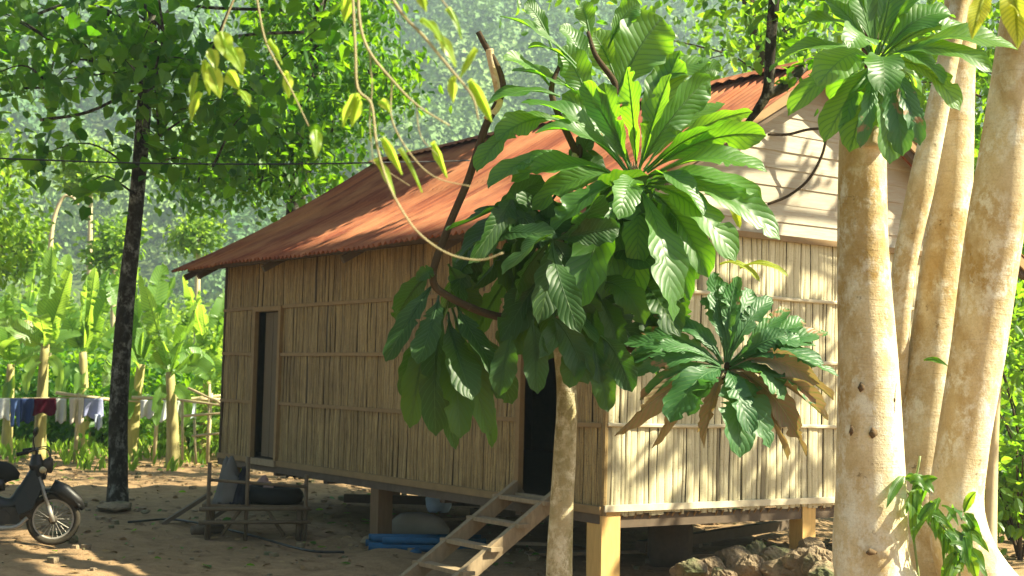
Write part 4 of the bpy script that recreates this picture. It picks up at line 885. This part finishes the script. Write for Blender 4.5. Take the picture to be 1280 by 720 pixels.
def torus(mb, c, nrm, R_, r, seg=36, sec=12, sy=1.0):
    nrm = Vector(nrm).normalized(); a = nrm.orthogonal().normalized(); b_ = nrm.cross(a); V = []
    for i in range(seg):
        t = 2*math.pi*i/seg; d = a*math.cos(t)+b_*math.sin(t)
        for j in range(sec):
            q = 2*math.pi*j/sec; V.append(tuple(Vector(c)+d*(R_+r*math.cos(q)*sy)+nrm*(r*math.sin(q))))
    mb.add(V, [(i*sec+j, ((i+1) % seg)*sec+j, ((i+1) % seg)*sec+(j+1) % sec, i*sec+(j+1) % sec) for i in range(seg) for j in range(sec)])
b = MB(); torus(b, tb+ax*.17+Zv*.395, Zv+ax*.04, .22, .085); tag(b.build('rubber_tyre', M['black'], smooth=True), 'worn black tyre lying flat on the pole table', 'tyre')
def drape(name, label, cat, c, w, d, h, mat):
    b = MB(); n = 16; V = []
    for i in range(n+1):
        for j in range(n+1):
            x = (i/n-.5)*2; y_ = (j/n-.5)*2; r = math.hypot(x, y_)
            z = h*(1-min(1, r)**2.6)*(.75+.2*math.sin(4*x+2*y_+h*20)+.1*math.sin(9*x-6*y_))+.02*math.sin(11*x-8*y_); V.append(tuple(Vector(c)+ax*x*w+ay*y_*d+Zv*max(z, 0.0)))
    idx = np.arange((n+1)**2).reshape(n+1, n+1); b.add(V, np.stack([idx[:-1, :-1], idx[:-1, 1:], idx[1:, 1:], idx[1:, :-1]], -1).reshape(-1, 4))
    o = b.build(name, mat, smooth=True); o.modifiers.new('t', 'SOLIDIFY').thickness = .012; return tag(o, label, cat)
drape('jacket', 'grey and black jacket slumped over the left end of the pole table', 'jacket', tb+ax*-.24+Zv*.31, .17, .2, .46, cloth('cloth_jacket', (.13, .12, .105)))
drape('jacket', 'dark cloth bundle beside the grey jacket', 'cloth', tb+ax*-.14+Zv*.31-ay*.10, .10, .14, .34, cloth('cloth_dark', (.02, .02, .025)))
drape('rag', 'faded reddish rags heaped behind the tyre', 'rags', tb+ax*.0+ay*.18+Zv*.32, .2, .12, .26, cloth('cloth_rag', (.34, .22, .18)))
for (a, b_, w, lab) in [((203, 655), (268, 612), .16, 'broad plank slanting to the ground left of the pole table'), ((245, 660), (290, 612), .11, 'shorter plank slanting beneath the left end of the pole table')]:
    b = MB(); q0 = gr(*a); q1 = q0+Vector((.48, .12, .33)); b.beam(q0, q1, w, .04); tag(b.build('plank', M['darkwood']), lab, 'plank')
b = MB(); b.tube([gr(240, 668)+Zv*.04, gr(278, 666)+Zv*.04], .045, 8); tag(b.build('log', M['darkwood'], smooth=True), 'short dark log on the ground under the slanting planks', 'log')
from mathutils import noise as mn
def rock(c, r, sq=.65, label='', group=None, name='rock', mat=None):
    bmv = []; n1, n2 = 28, 18; off = Vector((random.uniform(0, 50), random.uniform(0, 50), 0)); st = [random.uniform(.8, 1.25) for _ in range(3)]
    cuts = [(Vector(rand_dirs(1)[0]), random.uniform(.62, .85)) for _ in range(9)]
    for i in range(n2+1):
        a = math.pi*i/n2
        for j in range(n1):
            t = 2*math.pi*j/n1; d = Vector((math.sin(a)*math.cos(t), math.sin(a)*math.sin(t), math.cos(a)))
            k_ = 1+.10*mn.noise(d*2+off)
            for cd, ch in cuts:
                dp = d.dot(cd)
                if dp > .05: k_ = min(k_, ch/dp)
            k_ *= 1+.10*mn.noise(d*5+off)+.05*mn.noise(d*11+off)
            bmv.append(tuple(Vector(c)+Vector((d.x*st[0], d.y*st[1], d.z*sq*st[2]))*r*k_*1.15))
    b = MB(); b.add(bmv, [(i*n1+j, (i+1)*n1+j, (i+1)*n1+(j+1) % n1, i*n1+(j+1) % n1) for i in range(n2) for j in range(n1)])
    o = b.build(name, mat or M['rock']); return tag(o, label, 'rock', group)
for (x, y_, D, r, lab) in [(862, 716, 11.6, .13, 'round rock at the left end of the rock pile'), (888, 712, 11.8, .15, 'wide rock second in the pile from the left'), (915, 704, 11.9, .17, 'pale flat topped rock left of the sunlit pile top'), (945, 694, 12.0, .14, 'sunlit jagged rock crowning the pile'),
                       (962, 700, 11.9, .16, 'broad sunlit rock below the crowning one'), (985, 698, 11.9, .13, 'small pale rock right of the crown of the pile'), (940, 716, 11.5, .15, 'shaded rock at the front foot of the pile'), (975, 716, 11.5, .17, 'grey rock in front of the small pale rock'),
                       (1008, 708, 11.4, .18, 'large mossy rock near the thick pale trunk'), (1030, 706, 11.2, .17, 'dark rock touching the thick pale trunk'), (1035, 722, 10.9, .16, 'lowest rock beside the root of the thick trunk'), (905, 724, 11.3, .12, 'small low rock in the front of the pile'), (1015, 684, 11.9, .12, 'rock perched under the stilt near the thick trunk')]:
    rock(at(x, y_, D), r, .7, lab, 'rocks piled at the foot of the trunks')
rock(gr(147, 634)+Vector((.05, -.25, .03)), .17, .4, 'flat brown stone at the foot of the dark trunk'); rock(gr(182, 640)+Vector((0, 0, .0)), .05, .6, 'small reddish stone near the dark trunk')
rock(gr(468, 680)+Zv*.03, .13, .4, 'flat stone at the foot of the middle stilt'); rock(gr(92, 677)+Zv*.02, .06, .6, 'small reddish brick-like stone behind the motorbike wheel')
# sack, pipes, planks below the floor
sk = gr(520, 675); b = MB()
b.tube(spline([sk+Vector((-.3, .1, .10)), sk+Vector((-.1, .1, .13)), sk+Vector((.15, .1, .12)), sk+Vector((.32, .1, .08))]), lerp_r([.03, .12, .13, .11, .03], 25), 12, lump=.06, sy=.8)
tag(b.build('sack', cloth('cloth_sack', (.33, .30, .25)), smooth=True), 'stuffed pale sack lying behind the middle stilt', 'sack')
for i in range(7):
    p = gr(530, 688)+Vector((random.uniform(-.1, .1), -.15+i*.07, .035+.06*(i % 2))); b = MB(); d = Vector((random.uniform(.44, .55), random.uniform(.0, .12), 0)); b.tube([p-d, p+d], .033, 10)
    tag(b.build('blue_pipe', M['bluepipe'], smooth=True), 'blue plastic pipe lying in the bundle beside the ladder', 'pipe', 'blue pipes beside the ladder')
b = MB(); p = gr(521, 692); b.tube([gr(518, 694)+Zv*.03, gr(526, 690)+Zv*.03], .04, 8)
for (x0, y0, x1, y1, r, lab) in [(430, 635, 600, 640, .05, 'long dark beam lying under the hut beyond the middle stilt'), (800, 700, 990, 668, .05, 'dark beam lying under the sunlit end wall'), (590, 655, 740, 648, .06, 'dark log lying far under the hut')]:
    b = MB(); a_ = gr(x0, y0)+Zv*.12; c_ = gr(x1, y1)+Zv*.12
    if (c_-a_).length > 5: c_ = a_+(c_-a_).normalized()*5
    b.beam(a_, c_, .1, .1); tag(b.build('beam', M['darkwood']), lab, 'beam')
p = gr(548, 640, .0); b = MB(); b.tube([p, p+Zv*.06, p+Zv*.16, p+Zv*.2], [.12, .15, .16, .12], 16); tag(b.build('bucket', cloth('plastic_pale_blue', (.55, .68, .78)), smooth=True), 'pale blue tub standing under the hut between the stilts', 'tub')
p = gr(842, 712); b = MB(); b.tube([p+Vector((0, .3, -.02)), p+Vector((0, .3, .1)), p+Vector((0, .3, .35)), p+Vector((0, .3, .42))], [.16, .2, .2, .12], 16); tag(b.build('clay_pot', M['darkwood'], smooth=True), 'dark round pot in the shade under the end wall', 'pot')
for (x, y_, lab) in [(522, 688, 'small blue cap on the ground before the pipes')]:
    p = gr(x-2, 693); b = MB(); b.tube([p, p+Zv*.03, p+Zv*.05], [.05, .055, .02], 10); tag(b.build('bottle_cap', M['bluepipe'], smooth=True), lab, 'cap')
b = MB(); b.tube(spline([gr(160, 655)+Zv*.02, gr(220, 652)+Zv*.02, gr(300, 668)+Zv*.02, gr(380, 690)+Zv*.02, gr(430, 693)+Zv*.02]), .012, 6); tag(b.build('hose', M['blackpl'], smooth=True), 'thin dark hose trailing over the soil in front of the table', 'hose')

# ================================================================ motorbike
bw = gr(65, 682); bike = empty('motorbike', bw, 'old black motorbike parked at the left edge with its front wheel showing', 'motorbike')
BS = .86
fx = Vector((math.cos(.25), math.sin(.25), 0)); fy = Vector((-math.sin(.25), math.cos(.25), 0))
def bp(x, y_, z): return bw+fx*x*BS+fy*y_*BS+Zv*(z*BS+.0)
RW = .275
def wheel(x, name='wheel'):
    b = MB(); torus(b, bp(x, 0, RW), fy, (RW-.035)*BS, .034*BS, 48, 12); w = b.build('wheel', M['dusty'], bike, smooth=True)
    b = MB(); torus(b, bp(x, 0, RW), fy, .205*BS, .014*BS, 48, 8); b.build('rim', M['chrome'], w, smooth=True)
    b = MB()
    for i in range(24):
        a = i/24*6.283; b.tube([bp(x, .03*(1 if i % 2 else -1), RW)+(fx*math.cos(a+.25)+Zv*math.sin(a+.25))*.03*BS, bp(x, 0, RW)+(fx*math.cos(a)+Zv*math.sin(a))*.2*BS], .0025, 4)
    b.build('spokes', M['chrome'], w); b = MB(); b.tube([bp(x, -.06, RW), bp(x, .06, RW)], .045*BS, 16); b.build('hub', M['engine'], w, smooth=True)
wheel(0); wheel(-1.2)
for s in (-1, 1):
    b = MB(); b.tube([bp(.0, s*.075, RW), bp(-.16, s*.075, .72)], .02*BS, 8); b.tube([bp(.0, s*.075, RW-.02), bp(-.05, s*.075, .42)], .027*BS, 10); b.build('fork_leg', M['chrome'], bike, smooth=True)
def arcfender(cx, a0, a1, r, w, name):
    b = MB(); V = []; n = 20
    for i in range(n+1):
        a = a0+(a1-a0)*i/n
        for v_, dr in ((-1, -.03), (-.5, 0), (0, .012), (.5, 0), (1, -.03)): V.append(tuple(bp(cx+math.cos(a)*(r+dr), v_*w, RW+math.sin(a)*(r+dr))))
    idx = np.arange((n+1)*5).reshape(n+1, 5); b.add(V, np.stack([idx[:-1, :-1], idx[:-1, 1:], idx[1:, 1:], idx[1:, :-1]], -1).reshape(-1, 4)); o = b.build(name, M['blackpl'], bike, smooth=True); o.modifiers.new('t', 'SOLIDIFY').thickness = .004
arcfender(0, .45, 2.6, .32, .07, 'front_mudguard'); arcfender(-1.2, .5, 2.9, .33, .08, 'rear_mudguard')
b = MB(); b.tube([bp(-.03, 0, .62), bp(.10, 0, .56), bp(.24, 0, .45), bp(.30, 0, .38)], [.07, .075, .06, .02], 12, sy=.9); b.build('front_fairing', M['blackpl'], bike, smooth=True)
b = MB(); b.tube(spline([bp(-.15, 0, .68), bp(-.19, 0, .84), bp(-.2, 0, .95)]), lerp_r([.05, .07, .04], 17), 12); b.build('steering_column', M['blackpl'], bike, smooth=True)
b = MB(); b.tube([bp(-.14, 0, .82), bp(-.06, 0, .84), bp(-.03, 0, .84)], [.05, .075, .06], 16); b.build('headlight', M['engine'], bike, smooth=True)
for s in (-1, 1):
    b = MB(); b.tube(spline([bp(-.2, 0, .93), bp(-.2, s*.14, 1.0), bp(-.26, s*.30, .99), bp(-.33, s*.36, .97)]), .012*BS, 8); hb = b.build('handlebar', M['engine'], bike, smooth=True)
    b = MB(); b.tube([bp(-.26, s*.31, .99), bp(-.36, s*.38, .97)], .019*BS, 10); b.build('grip', M['black'], hb, smooth=True)
b = MB(); b.tube(spline([bp(-.2, -.2, 1.0), bp(-.22, -.24, 1.12), bp(-.19, -.26, 1.17)]), .006, 6); b.tube([bp(-.21, -.30, 1.19), bp(-.19, -.2, 1.21)], [.03, .035], 10, sy=.4); b.build('mirror', M['blackpl'], bike, smooth=True)
b = MB(); b.tube(spline([bp(-.20, 0, .78), bp(-.30, 0, .55), bp(-.42, 0, .42), bp(-.62, 0, .45), bp(-.9, 0, .62)]), lerp_r([.05, .08, .07, .08, .06], 33), 12); b.build('frame', M['blackpl'], bike, smooth=True)
for s in (-1, 1):
    b = MB(); V = [bp(-.2, s*.10, .80), bp(-.12, s*.14, .62), bp(-.2, s*.15, .40), bp(-.34, s*.14, .33), bp(-.38, s*.12, .45), bp(-.30, s*.10, .62)]
    b.add([tuple(v) for v in V], [(0, 1, 2, 5), (2, 3, 4, 5)]); o = b.build('leg_shield', M['blackpl'], bike); o.modifiers.new('t', 'SOLIDIFY').thickness = .01
b = MB(); b.box(bp(-.48, 0, .32), fx*.13, fy*.09, Zv*.075); b.tube([bp(-.38, 0, .32), bp(-.22, 0, .35)], .062*BS, 14); b.tube([bp(-.5, -.13, .3), bp(-.5, .13, .3)], .08*BS, 16); b.build('engine', M['engine'], bike, smooth=False)
b = MB(); b.tube(spline([bp(-.25, -.1, .3), bp(-.4, -.12, .2), bp(-.8, -.13, .22), bp(-1.3, -.14, .32)]), lerp_r([.018, .02, .04, .045], 25), 10); b.build('exhaust', M['chrome'], bike, smooth=True)
b = MB(); b.tube(spline([bp(-.36, 0, .72), bp(-.5, 0, .755), bp(-.75, 0, .745), bp(-1.0, 0, .79), bp(-1.2, 0, .80)]), lerp_r([.03, .10, .12, .11, .05], 33), 14, sy=.5); b.build('seat', M['black'], bike, smooth=True)
b = MB(); b.tube(spline([bp(-.5, 0, .64), bp(-.8, 0, .62), bp(-1.2, 0, .70), bp(-1.4, 0, .74)]), lerp_r([.06, .1, .09, .03], 25), 12); b.build('tail_body', M['blackpl'], bike, smooth=True)
for s in (-1, 1):
    b = MB(); b.tube([bp(-.14, s*.09, .80), bp(-.12, s*.15, .80), bp(-.10, s*.20, .80)], [.012, .03, .024], 10); b.build('indicator', M['cane'], bike, smooth=True)
    b = MB(); b.tube(spline([bp(-.27, s*.3, .99), bp(-.1, s*.2, 1.02), bp(-.06, s*.06, .92), bp(-.1, s*.05, .7)]), .005, 6); b.build('cable', M['wire'], bike, smooth=True)
b = MB(); b.box(bp(-.62, -.14, .25), fx*.05, fy*.07, Zv*.012); b.build('footrest', M['engine'], bike)
b = MB(); b.tube(spline([bp(-.95, -.12, .62), bp(-1.15, -.12, .3)]), .03*BS, 10); b.build('shock_absorber', M['chrome'], bike, smooth=True)
b = MB(); b.tube([bp(-.55, -.08, .25), bp(-.62, -.22, .0)], .012, 7); b.build('kickstand', M['engine'], bike, smooth=True)

# ================================================================ litter on the ground
mb = MB(); n = 3600; X_ = rng.uniform(-9, 6, n); Y_ = rng.uniform(8, 30, n); P = np.stack([X_, Y_, gz(X_, Y_)+.012], 1)
an = rng.random(n)*6.3; scatter(mb, P, np.stack([np.cos(an), np.sin(an), rng.normal(0, .12, n)], 1), .075*rng.uniform(.4, 1.5, n), T_OVAL, flat=.3)
tag(mb.build('fallen_leaves', M['litter'], kind='stuff'), 'dry leaves scattered over the bare yard', 'leaf litter')
mb = MB(); n = 500; X_ = rng.uniform(-8, 4, n); Y_ = rng.uniform(10, 30, n); P = np.stack([X_, Y_, gz(X_, Y_)+.014], 1)
an = rng.random(n)*6.3; scatter(mb, P, np.stack([np.cos(an), np.sin(an), rng.normal(0, .12, n)], 1), .10*rng.uniform(.4, 1.3, n), T_OVAL, flat=.3)
tag(mb.build('fallen_leaves', M['heart'], kind='stuff'), 'green leaves dropped on the soil', 'leaf litter')
mb = MB()
for i in range(1500):
    x = random.uniform(-9, 6); y_ = random.uniform(11, 26); r = .01+.05*random.random()**3; p = Vector((x, y_, float(gz(x, y_))+r*.2))
    V = [tuple(p+Vector((math.cos(a)*r*random.uniform(.7, 1.2), math.sin(a)*r, z*r))) for z in (-.4, .5) for a in (0, 1.2, 2.5, 3.8, 5.1)]
    mb.add(V, [(j, (j+1) % 5, 5+(j+1) % 5, 5+j) for j in range(5)]+[(5, 6, 7, 8), (5, 8, 9)])
tag(mb.build('pebbles', M['rock'], kind='stuff'), 'pebbles and clods strewn on the soil', 'pebbles')
mb = MB()
for i in range(2600):
    x = random.uniform(-14, 10); y_ = random.uniform(22, 34)**1.0; p = np.array((x, y_, 0)); 
    if random.random() > (y_-20)/12: continue
    n = 5; a = rng.random(n)*6.3; scatter(mb, np.repeat(p[None], n, 0)+rng.normal(size=(n, 3))*np.array((.06, .06, 0)), np.stack([np.cos(a)*.4, np.sin(a)*.4, np.ones(n)], 1), rng.uniform(.1, .32, n), T_NARR, updir=rng.normal(size=(n, 3)))
tag(mb.build('grass', M['bright'], kind='stuff'), 'tufts of grass at the back of the yard', 'grass')

# ================================================================ haze
hb_ = MB(); hb_.box((0, 400, 106), (700, 0, 0), (0, 440, 0), (0, 0, 108))
k = NT('haze_air'); pv = k.n('ShaderNodeVolumePrincipled'); pv.inputs['Color'].default_value = (.72, .93, 1.0, 1); pv.inputs['Density'].default_value = .0007; pv.inputs['Anisotropy'].default_value = .2
k.l(pv.outputs[0], k.out.inputs['Volume'])
tag(hb_.build('haze', k.m, kind='stuff'), 'pale blue haze hanging in the valley air', 'haze')
# clutter in the dark under the hut
for (s_, t_, dx, dy, w, lab) in [(1.6, 1.2, .9, .2, .14, 'loose board lying in the dark just behind the ladder'), (2.6, .8, .7, -.3, .10, 'short loose board lying under the hut near the sack'), (.9, 2.6, 1.0, .1, .16, 'wide loose board lying far back beneath the end wall'), (4.6, 1.4, .8, .4, .12, 'loose board lying under the hut behind the pole table')]:
    p = H(s_, t_, .04); b = MB(); b.beam(p-Vector((dx, dy, 0))*.7, p+Vector((dx, dy, .06))*.7, w, .03); tag(b.build('plank', M['wood']), lab, 'plank')
